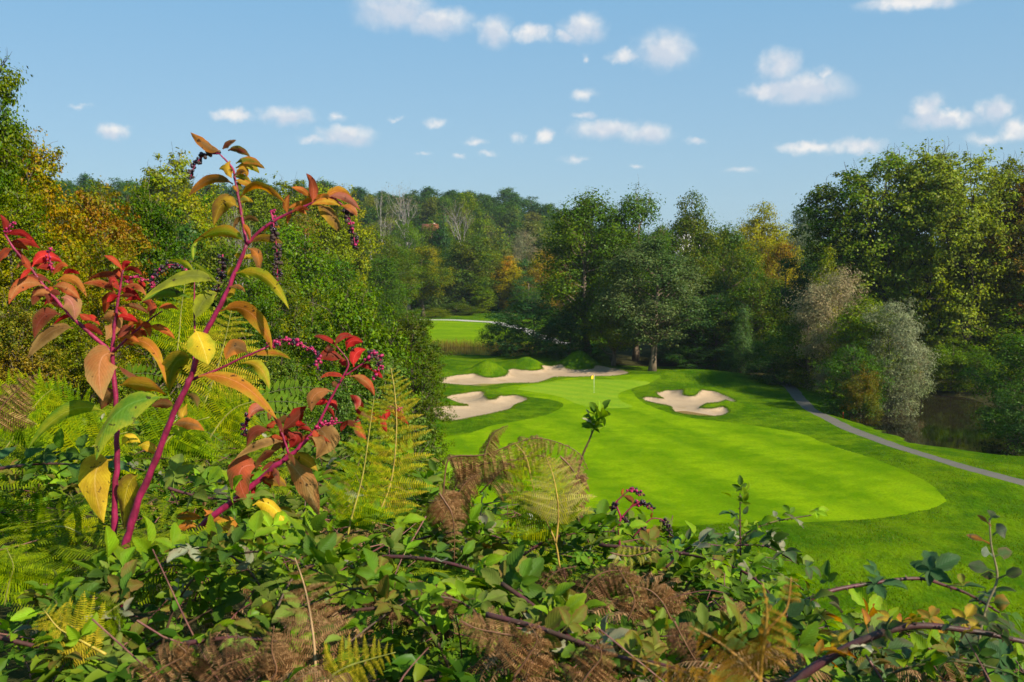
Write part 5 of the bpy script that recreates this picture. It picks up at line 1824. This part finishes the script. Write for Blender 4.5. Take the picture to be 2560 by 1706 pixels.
bramble('dull brown cane slanting up behind the broad green leaves', dd(k7, [(640, 690), (800, 590), (900, 530), (1010, 470)], 1.9), .0036, 9, .066, GREENS, col=(.10, .06, .03))
bramble('purple cane running level through the middle of the thicket', dd(k7, [(1380, 305), (1600, 268), (1800, 258), (2000, 280), (2200, 340), (2420, 440)], 2.15, 2.0), .0055, 16, .066, GREENS, **DARKC)
bramble('thin purple cane below the level one', dd(k7, [(1480, 525), (1700, 490), (1900, 490), (2150, 530), (2420, 585)], 1.85), .0040, 10, .060, GREENS)
bramble('purple cane above the brown fern heap at the bottom', dd(k7, [(830, 650), (1050, 625), (1260, 640)], 1.6), .0044, 6, .064, GREENS)
bramble('green bramble shoot with broad fresh leaves below the red stems', dd(k7, [(300, 420), (430, 385), (580, 345), (740, 300), (950, 300), (1180, 290)], 1.95), .0030, 20, .080, GREENS[:3], col=(.09, .13, .02), sec=(.10, .10, .02), upb=.6)
bramble('dark cane with drooping leaves behind the left red stem', dd(k2, [(-40, 800), (150, 775), (320, 770), (480, 785)], 2.6), .0046, 12, .085, [GREENS[3], GREENS[1], DULL[1]], **DARKC)
bramble('bramble shoot with a tuft of leaves standing before the putting green', dd(k5, [(1030, 1180), (1060, 1000), (1090, 880), (1130, 790), (1150, 740), (1190, 660)], 3.0), .0040, 9, .062, GREENS[:3], start=.75, col=(.10, .05, .03))
bramble('side shoot of dark cane between the two pokeweeds', dd(k2, [(900, 900), (1000, 930), (1130, 955), (1260, 965)], 2.25), .0040, 8, .070, GREENS, **DARKC)
bramble('bramble shoot with cupped leaves under the leaning pokeweed', dd(k7, [(1050, 170), (1200, 160), (1400, 180), (1600, 150), (1750, 130)], 2.3), .003, 15, .075, GREENS[:3], col=(.09, .10, .02), upb=.7)
bramble('bramble shoot with broad leaves at the foot of the yellow fern', dd(k5, [(700, 1540), (850, 1440), (1000, 1400), (1150, 1390), (1300, 1380)], 2.6), .0034, 16, .072, GREENS[:4])
bramble('bramble shoot over the left end of the brown arching fern', dd(k5, [(0, 1440), (150, 1400), (300, 1390), (450, 1400), (600, 1440)], 2.7), .0034, 16, .072, GREENS[:4])
bramble('dark bramble shoot at the base of the upright one', dd(k8, [(700, 430), (850, 300), (1000, 300), (1180, 300), (1330, 380)], 2.6), .0034, 18, .062, GREENS[1:4] + DULL)


# a poplar seedling at the right edge
def seedling():
    pts = dd(k8, [(2215, 960), (2190, 905), (2150, 740), (2185, 570), (2232, 445), (2205, 300), (2196, 175)], 1.75)
    P = catmull([W(*p) for p in pts], 6)
    e = empty('poplar_seedling', tuple(P[0]), 'slim poplar seedling with triangular grey-green leaves at the right edge', 'seedling')
    obj('stem', mesh('stem', *(lambda t: (t[0] - P[0], t[1]))(tube(P, np.linspace(.0036, .0014, len(P)), 7)), M['cane'], smooth=True), e, Matrix.Translation(P[0]), (.22, .17, .09), (.12, .10, .05))
    for (bx, by), (tx, ty), w, c, s in (((2196, 185), (2225, 150), 60, (.07, .10, .045), (.10, .11, .06)), ((2210, 250), (2275, 222), 70, (.08, .11, .06), (.12, .12, .08)), ((2205, 210), (2140, 160), 20, (.28, .11, .02), (.3, .2, .1)),
                                        ((2200, 290), (2090, 250), 26, (.25, .10, .02), (.08, .08, .04)), ((2215, 345), (2160, 322), 44, (.16, .19, .12), (.2, .22, .15)), ((2215, 350), (2300, 325), 50, (.06, .10, .03), (.14, .10, .05)),
                                        ((2230, 420), (2100, 385), 56, (.05, .085, .03), (.08, .09, .05)), ((2240, 445), (2345, 412), 48, (.07, .10, .03), (.1, .1, .05)), ((2240, 450), (2160, 430), 40, (.07, .10, .03), (.1, .08, .04)),
                                        ((2180, 570), (2110, 620), 60, (.06, .1, .035), (.2, .15, .05)), ((2185, 560), (2290, 560), 70, (.08, .11, .03), (.3, .16, .03)), ((2150, 740), (2060, 720), 50, (.06, .10, .04), (.09, .1, .06)),
                                        ((2155, 760), (2290, 760), 54, (.07, .11, .04), (.1, .1, .06)), ((2180, 860), (2090, 880), 50, (.05, .09, .04), (.08, .09, .05)), ((2190, 880), (2310, 840), 54, (.05, .085, .04), (.08, .09, .05))):
        b, t = k8(bx, by), k8(tx, ty)
        mid = ((b[0] + t[0]) / 2, (b[1] + t[1]) / 2 - 6)
        d = 1.75
        P0, P1, P2 = np.array(W(*b, d)), np.array(W(*mid, d - .01)), np.array(W(*t, d + LR.uniform(-.04, .04)))
        V, F, lc = leaf_blade(P0, P1, P2, w / 1.81 / FPX * d, np.array(ray(*mid).normalized()), LR.uniform(-.5, .5), .2, .12, .3)
        me = mesh('leaf', V - P0, F, M['leaf'], smooth=True); set_lc(me, lc)
        obj('leaf', me, e, Matrix.Translation(P0), c, s)


seedling()


# ------------------------------------------------------------------ bracken
def pinna_mesh(seed, n=21, curl=0.0, wl=.17, drop=.12):
    """one side branch of a frond, 1 long: an axis with narrow pinnules on both sides"""
    rs = np.random.RandomState(seed)
    V, F = [], []
    s = np.linspace(0, 1, n + 1)
    ang = -curl * s ** 1.6 * 3.2 - drop * s
    dx = np.cos(ang) / n; dz = np.sin(ang) / n
    X = np.concatenate([[0], np.cumsum(dx)[:-1]]); Z = np.concatenate([[0], np.cumsum(dz)[:-1]])
    Y = .03 * np.sin(s * 3 + rs.uniform(0, 6))
    ax = np.column_stack([X, Y, Z])
    tv, tf = tube(ax[::3] if n % 3 == 0 else ax, .006, 3, False)
    V.extend(tv.tolist()); F.extend([tuple(f) for f in tf])
    for i in range(n):
        q = (i + .5) / n
        L = wl * (1 - q) ** .75 * (.55 + .45 * min(1, q * 5)) * rs.uniform(.85, 1.15)
        hw = .33 / n
        c = ax[i]; t = (ax[i + 1] - ax[i]) * n
        for sg in (-1, 1):
            dn = -curl * L * rs.uniform(.5, 1.2) - .1 * L
            k = len(V)
            tip = c + t * L * .35 + np.array([0, sg * L, dn])
            V += [(c - t * hw * .2).tolist(), (c + t * hw * 1.7).tolist(), (tip + t * hw * .5).tolist(), (tip - t * hw * .5).tolist()]
            mid = None
            F.append((k, k + 1, k + 2, k + 3))
    return np.array(V), F


PIN = {}
for nm, cur in (('green', .0), ('soft', .12), ('brown', .42), ('curl', .75)):
    PIN[nm] = []
    for i in range(3):
        V, F = pinna_mesh(500 + i, 21, cur + i * .06)
        PIN[nm].append((mesh('pinna', V, F, M['fern']), V, F))
# oval leaflet for false acacia sprays
rs_ = np.random.RandomState(4)
Vv, Fv, lcv = leaflet(1, .38, rs_, 6, 3, .15, .1, 0)
ov = mesh('leaflet', Vv, Fv, M['bramble_leaf'], smooth=True); set_lc(ov, lcv)
PIN['oval'] = [(ov, Vv, Fv)]
FC = dict(green=((.105, .185, .008), (.17, .22, .010)), fresh=((.15, .225, .010), (.24, .25, .012)), yell=((.26, .25, .018), (.34, .26, .03)), pale=((.34, .30, .09), (.26, .24, .03)),
          brown=((.175, .085, .035), (.26, .15, .07)), dark=((.085, .042, .022), (.17, .09, .045)), gold=((.34, .19, .035), (.22, .11, .02)), aca=((.085, .16, .006), (.13, .19, .008)))


def frond_frames(P, npairs, stalk, Lmax, phi, droop, fwd, rs, view=None):
    """matrices for the side branches along a curved rachis"""
    T = np.gradient(P, axis=0); T /= np.linalg.norm(T, axis=1)[:, None]
    out = []
    for k in range(npairs):
        q = (k + .4) / npairs
        s = stalk + (1 - stalk) * q
        f = s * (len(P) - 1)
        i = min(len(P) - 2, int(f))
        c = P[i] + (P[i + 1] - P[i]) * (f - i)
        t = T[i]
        sd = np.cross(t, view); sd /= np.linalg.norm(sd) + 1e-9
        S_ = sd * math.cos(phi) + view * math.sin(phi)
        nrm = np.cross(S_, t)
        L = Lmax * (1 - q) ** .8 * (.72 + .28 * min(1, q * 6)) * rs.uniform(.85, 1.1) + .008
        for sg in (-1, 1):
            x = S_ * sg + t * fwd + np.array([0, 0, -droop]) + rs.normal(size=3) * .10
            out.append((c, x, nrm * (1 if nrm[2] > 0 else -1) + np.array([0, 0, .3]), L))
    return out


FRS = np.random.RandomState(33)


def fern(label, pts, L, npairs, kind, colour, stalk=.3, phi=0.0, droop=.1, fwd=.35, r=.0028, stemcol=(.30, .20, .05), name='bracken_fern', cat='fern', group='bracken ferns', world=False):
    P = catmull([np.array(p if world else W(*p)) for p in pts], 6)
    e = empty(name, tuple(P[0]), label, cat, group)
    V, F = tube(P, np.linspace(r, r * .3, len(P)), 6)
    c, sec = FC[colour]
    obj('stalk', mesh('stalk', V - P[0], F, M['cane'], smooth=True), e, Matrix.Translation(P[0]), stemcol, tuple(v * .6 for v in stemcol))
    mid = P[len(P) // 2]
    view = np.array(mid) - np.array([0, 0, CAM_Z]); view /= np.linalg.norm(view)
    for loc, x, up, l in frond_frames(P, npairs, stalk, L, phi, droop, fwd, FRS, view):
        j = FRS.uniform(.8, 1.2)
        obj('leaflet' if kind == 'oval' else 'pinna', PIN[kind][FRS.randint(len(PIN[kind]))][0], e, orient(loc, x, up, l), tuple(v * j for v in c), sec)
    return e


BRC = (.16, .075, .035)
fern('brown bracken frond arching over in front of the lawn', dd(k5, [(170, 1330), (180, 1120), (205, 930), (270, 890), (450, 880), (700, 790), (850, 780), (1050, 860), (1125, 980)], 2.7), .115, 27, 'brown', 'brown', .30, .5, .75, .05, stemcol=BRC)
fern('yellow-green bracken frond with a golden stalk in the centre', dd(k5, [(940, 1620), (910, 1450), (850, 1310), (770, 1110), (720, 900), (640, 800)], 2.45), .125, 15, 'green', 'fresh', .25, .2, .05, .45, stemcol=(.42, .27, .05))
fern('pale yellow bracken frond sharing the golden stalk', dd(k5, [(915, 1460), (930, 1290), (922, 1150), (890, 1000), (850, 900)], 2.43), .12, 14, 'soft', 'pale', .2, -.2, .1, .45, stemcol=(.42, .27, .05))
fern('hanging brown bracken frond left of the golden stalk', dd(k5, [(150, 1130), (190, 1190), (232, 1260), (250, 1380), (250, 1580)], 2.35), .085, 15, 'brown', 'brown', .05, .2, .15, .1, stemcol=BRC)
fern('brown bracken tip hanging right of the golden stalk', dd(k5, [(940, 890), (1000, 950), (1050, 1030), (1080, 1130), (1080, 1280)], 2.6), .07, 14, 'brown', 'brown', .05, .4, .2, .1, stemcol=BRC)
fern('lacy yellow-green bracken frond right of the crimson pokeweed', dd(k2, [(1860, 1150), (1880, 1060), (1940, 830), (1980, 560), (2000, 420)], 2.25), .105, 20, 'green', 'fresh', .2, .3, .15, .4, stemcol=(.36, .30, .05))
fern('straw-yellow bracken frond with bare tips beside the lacy one', dd(k2, [(1980, 1150), (2000, 1090), (2090, 870), (2120, 600), (2112, 400), (2090, 255)], 2.35), .12, 18, 'soft', 'yell', .25, .25, .05, .5, stemcol=(.42, .30, .06))
fern('rust-brown bracken frond with a tan stalk at the bottom', dd(k7, [(1430, 860), (1425, 700), (1410, 560), (1380, 400), (1335, 262)], 1.55), .085, 13, 'soft', 'brown', .05, .1, .05, .35, stemcol=(.40, .25, .12))
fern('skeletal yellow bracken frond low at the left', dd(k7, [(480, 700), (380, 645), (270, 585), (200, 500)], 1.7), .10, 12, 'soft', 'yell', .1, .1, -.2, .5, stemcol=(.40, .30, .04))
fern('curled brown bracken at the left edge', dd(k2, [(-60, 560), (30, 440), (110, 360), (200, 290)], 2.8), .15, 12, 'curl', 'brown', .05, .4, .4, .2, stemcol=BRC)
fern('blurred golden bracken frond close to the camera', dd(k8, [(1150, 1010), (1160, 880), (1180, 720), (1190, 590), (1170, 470)], .85), .036, 9, 'curl', 'gold', .35, .9, .5, .3, .0022, stemcol=(.40, .22, .03))
fern('second blurred golden frond leaning left, close to the camera', dd(k8, [(1155, 900), (1090, 830), (980, 740), (840, 660)], .85), .045, 10, 'soft', 'gold', .1, .5, .3, .3, .0018, stemcol=(.34, .17, .03))
fern('blurred orange twig with a withered tip, close to the camera', dd(k8, [(1150, 1000), (1180, 720), (1230, 640), (1280, 580), (1300, 440)], .9), .012, 4, 'curl', 'gold', .8, .2, .3, .6, .0017, stemcol=(.36, .17, .03))
fern('blurred straw frond lying along the bottom edge', dd(k8, [(1000, 960), (880, 900), (760, 860), (560, 800)], 1.05), .05, 10, 'curl', 'gold', .1, .6, .3, .3, .0016, stemcol=(.40, .25, .05))
for lab, L, d, l in (('brown bracken frond curling under the arching one', [(230, 1150), (300, 1010), (420, 950), (560, 930), (680, 980)], 2.75, .09), ('brown bracken frond drooping inside the arch', [(420, 1130), (560, 980), (700, 900), (860, 900), (960, 1000)], 2.8, .10),
                     ('small brown bracken tip above the arching frond', [(440, 900), (480, 790), (520, 730), (600, 690)], 2.7, .05), ('dark brown bracken frond at the left foot of the arch', [(150, 1330), (250, 1180), (330, 1060), (430, 1000)], 2.6, .09),
                     ('brown bracken frond at the right end of the arch', [(960, 1250), (1010, 1120), (1080, 1020), (1120, 1040)], 2.6, .08)):
    fern(lab, dd(k5, L, d), l, 20, 'brown', 'brown', .1, .5, .6, .1, .0022, BRC)
k = 0
for lab, L, d, l, n, kind, colr, dr in (
        ('brown fern curled over the purple canes, centre left', [(60, 640), (150, 520), (230, 420), (330, 390)], 1.85, .09, 12, 'curl', 'dark', .5),
        ('dark withered fern tip spreading right over the canes', [(330, 560), (400, 450), (500, 410), (620, 440)], 1.9, .09, 12, 'brown', 'dark', .6),
        ('rust fern with curled tips beside the bright green leaf', [(560, 640), (590, 540), (540, 440), (500, 370)], 1.8, .07, 12, 'curl', 'brown', .2),
        ('pale curled fern tip pointing up like a comb', [(480, 330), (560, 345), (640, 330), (700, 300)], 2.2, .055, 9, 'curl', 'pale', -.7),
        ('rust fern below the green shoot, middle right', [(760, 640), (720, 560), (660, 500), (580, 480)], 1.9, .07, 12, 'curl', 'brown', .3),
        ('coiled brown fern between the canes, right of centre', [(960, 760), (930, 660), (900, 590), (960, 560)], 1.9, .06, 12, 'curl', 'brown', .3),
        ('brown fern beside the near golden frond', [(1120, 700), (1060, 610), (1010, 570), (960, 600)], 1.95, .06, 12, 'curl', 'brown', .2),
        ('grey-brown fern hanging beside a bare stalk', [(770, 640), (800, 700), (850, 790), (890, 850)], 1.6, .05, 12, 'brown', 'dark', .1),
        ('rust fern lying low under the purple cane', [(40, 900), (110, 800), (150, 720), (110, 650)], 1.5, .08, 12, 'brown', 'brown', .2),
        ('rust fern at the bottom edge under the green leaves', [(330, 960), (380, 880), (440, 800), (420, 720)], 1.45, .07, 12, 'brown', 'brown', .2)):
    fern(lab, dd(k8, L, d), l, n, kind, colr, .1, FRS.uniform(-.3, .6), dr, .2, .002, BRC)
for lab, L, d, l, n, kind, colr, dr in (
        ('brown fern heaped at the bottom, left part', [(620, 850), (740, 760), (840, 700), (800, 650)], 1.5, .065, 13, 'curl', 'brown', .3),
        ('brown fern heaped at the bottom, middle part', [(900, 860), (1000, 760), (1100, 720), (1180, 690)], 1.5, .07, 13, 'brown', 'dark', .4),
        ('brown fern heaped at the bottom, right part', [(1180, 860), (1250, 780), (1230, 680), (1240, 570)], 1.5, .09, 13, 'curl', 'brown', .3),
        ('rust fern lying over the thin purple cane', [(2350, 620), (2240, 600), (2150, 580), (2080, 540)], 1.6, .07, 12, 'brown', 'brown', .1),
        ('dark brown fern in the shade of the pale leaf', [(1750, 560), (1780, 480), (1760, 400), (1700, 350)], 1.9, .08, 12, 'brown', 'dark', .3),
        ('withered fern hanging among the leaves, centre', [(2040, 560), (1990, 500), (1960, 450), (1900, 440)], 1.8, .08, 12, 'curl', 'dark', .3),
        ('straw-yellow fern spray low at bottom centre', [(1450, 830), (1560, 760), (1680, 720), (1790, 690)], 1.5, .06, 10, 'soft', 'yell', .1),
        ('green bracken in the lower left corner', [(20, 480), (40, 380), (60, 300), (30, 220)], 2.0, .15, 13, 'green', 'green', .2),
        ('green bracken behind the left red stem', [(170, 480), (200, 360), (240, 250), (300, 160)], 2.3, .15, 13, 'green', 'green', .2),
        ('drooping yellow-green bracken beside the red stems', [(250, 120), (320, 130), (400, 190), (420, 290)], 2.3, .10, 12, 'soft', 'fresh', .3),
        ('green bracken spreading under the pale spotted leaf', [(560, 460), (480, 520), (430, 600), (470, 680)], 1.75, .08, 12, 'green', 'green', .1),
        ('dark green bracken low between the red stems', [(40, 200), (130, 130), (240, 90), (340, 90)], 2.5, .16, 13, 'green', 'green', .2)):
    fern(lab, dd(k7, L, d), l, n, kind, colr, .1, FRS.uniform(-.3, .6), dr, .3, .002, BRC if kind in ('brown', 'curl') else (.22, .22, .04))
for lab, L, d, l, n, colr, ph in (
        ('bright green bracken spreading on the slope at the left', [(20, 700), (120, 560), (210, 430), (280, 370)], 3.6, .28, 14, 'fresh', .3),
        ('green bracken frond pointing right on the slope', [(120, 640), (260, 560), (400, 500), (520, 470)], 4.2, .3, 14, 'green', .4),
        ('bracken frond behind the spotted yellow leaf', [(330, 900), (420, 740), (560, 640), (680, 600)], 3.4, .26, 14, 'fresh', .4),
        ('pale bracken frond behind the upper main stem', [(1080, 480), (1150, 300), (1200, 120), (1240, -60)], 3.4, .22, 14, 'yell', .2),
        ('lime bracken frond just left of the yellow leaf', [(940, 240), (960, 60), (970, -60), (990, -200)], 3.6, .20, 14, 'fresh', .2),
        ('bracken frond low between the stems', [(820, 760), (900, 640), (1000, 560), (1120, 520)], 3.0, .22, 14, 'green', .4),
        ('yellow-green bracken mat under the orange leaf', [(1080, 700), (1170, 560), (1260, 470), (1380, 430)], 3.2, .2, 14, 'fresh', .5),
        ('bracken frond at the left edge above the dark cane', [(-60, 640), (20, 560), (100, 520), (200, 560)], 3.0, .24, 14, 'green', .4)):
    fern(lab, dd(k2, L, d), l, n, 'green', colr, .15, ph, .1, .4, .003, (.30, .28, .06))
for lab, L, d in (('false acacia spray between the pokeweeds, upper', [(1330, 420), (1480, 380), (1600, 360), (1740, 370)], 3.6), ('false acacia spray between the pokeweeds, lower', [(1300, 470), (1420, 440), (1560, 440), (1650, 470)], 3.5),
                  ('false acacia spray below the first two', [(1280, 560), (1400, 500), (1520, 500), (1600, 540)], 3.4), ('false acacia spray behind the main stem', [(940, 640), (1000, 610), (1100, 600), (1200, 660)], 3.0),
                  ('false acacia spray at the left of the spotted leaf', [(150, 420), (230, 380), (330, 360), (430, 390)], 4.6), ('false acacia spray beside the second stem', [(640, 320), (720, 290), (820, 290), (920, 330)], 4.0)):
    fern(lab, dd(k2, L, d), .050, 11, 'oval', 'aca', .12, FRS.uniform(-.3, .5), .35, .3, .0022, (.12, .14, .04), name='false_acacia_spray', cat='acacia spray', group='false acacia sprays')

# ------------------------------------------------------------------ the thicket under and between them
RIM_PX = [-200, 0, 300, 600, 900, 1150, 1400, 1650, 1850, 2000, 2200, 2560, 2800]
RIM_PY = [1010, 1010, 1030, 1070, 1105, 1200, 1275, 1335, 1430, 1550, 1640, 1640, 1640]
RIM_D = [6.8, 6.5, 6.2, 6.0, 5.4, 4.9, 4.6, 4.3, 3.9, 3.5, 3.2, 3.0, 3.0]


def canopy(px, d):
    """a point of the thicket's upper surface"""
    rim = np.interp(px, RIM_PX, RIM_D); rpy = np.interp(px, RIM_PX, RIM_PY)
    z1 = W(px, rpy, rim).z
    z0 = W(px, 1790, 1.3).z
    t = (d - 1.3) / (rim - 1.3)
    p = W(px, 1300, d)
    z = z0 + (z1 - z0) * t
    z += .05 * float(wob(p.x, p.y, .9, 3)) + .03 * float(wob(p.x, p.y, .35, 6))
    return np.array([p.x, p.y, z])


UR = np.random.RandomState(60)
UB = random.Random(61)


def spread(n, pxr, dr=(0, 1), near=1.3):
    """random (px, depth) evenly over the ground plan of the thicket"""
    out = []
    while len(out) < n:
        px = UR.uniform(*pxr)
        rim = np.interp(px, RIM_PX, RIM_D)
        a, b = near + (rim - near) * dr[0], near + (rim - near) * dr[1]
        d = math.sqrt(UR.uniform(a * a, b * b))
        out.append((px, d))
    return out


# more bramble plants, each an arching cane with its leaves, over the whole bank
WHERE = [(120, 'at the far left edge'), (300, 'below the twin red stems'), (480, 'right of the main red stem'), (640, 'below the leaning pokeweed'), (800, 'below its salmon leaf'), (950, 'below the lacy fern'),
         (1100, 'below the brown arching fern'), (1250, 'at the golden fern stalk'), (1400, 'right of the golden stalk'), (1550, 'below the withered pokeweed'), (1700, 'below the upright shoot'),
         (1800, 'right of the upright shoot'), (1950, 'where the arching cane starts'), (2150, 'under the arching cane'), (2380, 'under the thick dark cane')]
RANK = ['near the bottom edge', 'half way up', 'at the back']
for px0, wname in WHERE:
    for q in range(3):
        if px0 > 2050 and q == 2: continue
        rim = np.interp(px0, RIM_PX, RIM_D)
        d0 = 1.45 + (rim - 1.55) * (.04, .36, .72)[q] + UB.uniform(0, .25)
        px = px0 + UB.uniform(-50, 50)
        n = (27, 28, 27)[q]
        a = canopy(px, d0) + np.array([0, 0, .03])
        ang = UB.uniform(0, 6.28)
        L = UB.uniform(.28, .5) * (1 + .25 * q)
        dr = np.array([math.cos(ang), .55 * math.sin(ang)])
        base = np.array([a[0] - dr[0] * L * .7, a[1] - dr[1] * L * .7, a[2] - .5])
        pts = [base, np.array([a[0] - dr[0] * L * .45, a[1] - dr[1] * L * .45, a[2] - .10]), a + np.array([0, 0, .02]), np.array([a[0] + dr[0] * L * .6, a[1] + dr[1] * L * .6, a[2] - .05])]
        autumn = px0 > 2050
        bramble('leafy bramble of the thicket %s, %s' % (RANK[q], wname), pts, .0032, n, UB.uniform(.056, .070) * (1 + .12 * q), (GREENS if not autumn else GREENS[2:] + DULL + AUT[:1]),
                start=.3, thorns=False, group='leafy brambles filling the thicket', world=True, col=(.09, .05, .03) if UB.random() < .5 else (.08, .09, .02))


def merged(name, items, mat, label, cat, col, sec):
    """many small pieces nobody could count, as one object"""
    Vs, Fs, n = [], [], 0
    for V, F, m in items:
        A = np.array(m)
        Vs.append(V @ A[:3, :3].T + A[:3, 3])
        Fs.append(F + n); n += len(V)
    V = np.concatenate(Vs); F = np.concatenate(Fs)
    o = obj(name, mesh(name, V, F, mat, smooth=False), None, None, col, sec)
    tag(o, label, cat, kind='stuff')
    return o


# low leaves in the depth of the thicket
LOWC = []
for i in range(4):
    V, F, lc = compound(700 + i, 3 + 2 * (i % 2), 5, 3)
    LOWC.append((V, np.array([f for f in F if len(f) == 4])))
under_mat = crown_material('undergrowth_leaves', 3.0, transl=.25, val=(.5, 1.35), sat=1.05)
items = []
for px, d in spread(5200, (-150, 2650)) + spread(700, (-200, 2600), (0, .1), 1.12):
    a = canopy(px, d)
    dep = abs(UR.normal()) * .16 + .02
    if a[2] - dep < Hf(a[0], a[1]) - .1: continue
    x = UR.normal(size=3) * np.array([1, 1, .35]); up = np.array([UR.normal() * .4, UR.normal() * .4 - .2, 1.0])
    V, F = LOWC[UR.randint(4)]
    items.append((V, F, orient(a - np.array([0, 0, dep]), x, up, UR.uniform(.026, .055))))
merged('bramble_undergrowth', items, under_mat, 'mass of bramble leaves in the depth of the thicket', 'undergrowth', (.05, .12, .012), (.10, .15, .016))


def frond_items(px, d, L, npairs, kind, out, lift=0.0, dep=0.0, ground=False, flat_=.25):
    if ground:
        p = W(px, 1300, d); a = np.array([p.x, p.y, Hf(p.x, p.y) + lift])
    else:
        a = canopy(px, d) + np.array([0, 0, lift - dep])
    ang = UR.uniform(0, 6.28)
    h = np.array([math.cos(ang), math.sin(ang), 0])
    P = catmull([a - h * L * .5 - np.array([0, 0, L * .35]), a - h * L * .15 + np.array([0, 0, .02]), a + h * L * .25 + np.array([0, 0, .0]), a + h * L * .6 - np.array([0, 0, L * flat_])], 4)
    view = np.array([0, 0, -1.0])
    for loc, x, up, l in frond_frames(P, npairs, .15, L * .38, 0, .12, .3, UR, view):
        me, V, F = PIN[kind][UR.randint(3)]
        F4 = FQ[(kind, id(V))]
        out.append((V, F4, orient(loc, x, up, l)))


FQ = {}
for nm in PIN:
    for me, V, F in PIN[nm]:
        FQ[(nm, id(V))] = np.array([f for f in F if len(f) == 4])

items = []
for px, d in spread(85, (-150, 700), (.15, 1)): frond_items(px, d, UR.uniform(.35, .65), 11, 'green', items, .03)
for px, d in spread(34, (700, 1500), (.25, 1)): frond_items(px, d, UR.uniform(.3, .5), 11, 'green', items, .0, .05)
for i in range(150):
    px = UR.uniform(-250, 900); d = math.sqrt(UR.uniform(6 ** 2, 15 ** 2))
    frond_items(px, d, UR.uniform(.7, 1.1), 10, 'green', items, UR.uniform(.5, 1.1), ground=True)
merged('bracken_undergrowth', items, M['fern'], 'mass of green bracken covering the slope at the left', 'undergrowth', (.11, .175, .010), (.18, .21, .012))
items = []
for px, d in spread(7, (450, 1500), (0, .12)): frond_items(px, d, UR.uniform(.25, .4), 11, ('brown', 'curl')[UR.randint(2)], items, .01, .03)
for px, d in spread(9, (1250, 1950), (.05, .4)): frond_items(px, d, UR.uniform(.25, .45), 11, ('brown', 'curl')[UR.randint(2)], items, .03)
for px, d in spread(16, (-100, 1200), (.1, .8)): frond_items(px, d, UR.uniform(.25, .45), 11, 'brown', items, .0, .06)
for px, d in spread(14, (1900, 2600), (.1, .9)): frond_items(px, d, UR.uniform(.2, .35), 11, 'curl', items, .0, .03)
merged('dead_bracken', items, M['fern'], 'mass of dead brown bracken lying in the thicket', 'undergrowth', (.15, .072, .030), (.27, .165, .085))

# bare stalks and twigs lying about in it
m = MB()
for px, d in spread(700, (-100, 2600)):
    a = canopy(px, d) - np.array([0, 0, UR.uniform(.0, .18)])
    h = UR.normal(size=3) * np.array([1, 1, .35]); h /= np.linalg.norm(h)
    L = UR.uniform(.1, .35)
    Q = catmull([a - h * L / 2, a + UR.normal(size=3) * .015, a + h * L / 2], 3)
    m.add(*tube(Q, np.linspace(.0022, .001, len(Q)), 4, False))
tag(obj('dry_stalks', m.mesh('dry_stalks', M['cane'], True), None, None, (.17, .075, .05), (.11, .03, .035)), 'dry stalks and twigs lying through the thicket', 'undergrowth', kind='stuff')


# ------------------------------------------------------------------ blades of the rough, longest on the near slope and along the bunker lips
def tufts():
    rs = np.random.RandomState(17)
    n = 120000
    u = rs.uniform(-.12, .56, n); y = 36 * np.exp(rs.rand(n) * math.log(85 / 36))
    P = np.column_stack([u * y, y])
    k = ~inside(P, OUT['fairway']) & ~inside(P, OUT['path']) & ~inside(P, OUT['pond_r'])
    for i in range(3): k &= ~inside(P, OUT['bunker%d' % i])
    P = P[k]
    hh = rs.uniform(.03, .10, len(P)) * (.6 + .9 * (wob(P[:, 0], P[:, 1], 5, 4) > .1))
    # turf hanging over the bunker edges
    E, eh = [], []
    for i in range(3):
        Q = OUT['bunker%d' % i]
        j = rs.randint(0, len(Q), 5200); t = rs.rand(5200)[:, None]
        e = Q[j] * (1 - t) + Q[(j + 1) % len(Q)] * t + rs.normal(size=(5200, 2)) * .10
        E.append(e); eh.append(rs.uniform(.07, .2, len(e)))
    P = np.concatenate([P] + E); hh = np.concatenate([hh] + eh)
    n = len(P)
    z = np.concatenate([land(P[i:i + 20000]) for i in range(0, n, 20000)])
    a = rs.uniform(0, 6.28, n); w = .012 + .02 * rs.rand(n)
    b = np.column_stack([P, z - .01])
    dx = np.column_stack([np.cos(a) * w, np.sin(a) * w, np.zeros(n)])
    tip = b + np.column_stack([rs.normal(size=(n, 2)) * .5 * hh[:, None], hh])
    V = np.stack([b - dx, b + dx, tip], 1).reshape(-1, 3)
    o = obj('rough_grass', mesh('rough_grass', V, np.arange(n * 3).reshape(-1, 3), M['crown_far']), None, None, (.045, .095, .003), (.075, .11, .003))
    tag(o, 'longer blades of the rough round fairway and bunkers', 'grass', kind='stuff')


tufts()


# ------------------------------------------------------------------ the air over the valley
def haze():
    m, nt, o = new_mat('valley_haze')
    v = nt.nodes.new('ShaderNodeVolumePrincipled')
    v.inputs['Color'].default_value = (.80, .90, 1.0, 1)
    v.inputs['Density'].default_value = .00009
    v.inputs['Anisotropy'].default_value = .2
    nt.links.new(v.outputs[0], o.inputs['Volume'])
    lo = float(LAND[:, 2].min()) - 1.0
    b = MB(); b.add(*box((0, 700, (lo + 112) / 2), (3440, 2440, 112 - lo)))
    h = obj('haze', b.mesh('haze', m))
    tag(h, kind='stuff')


haze()
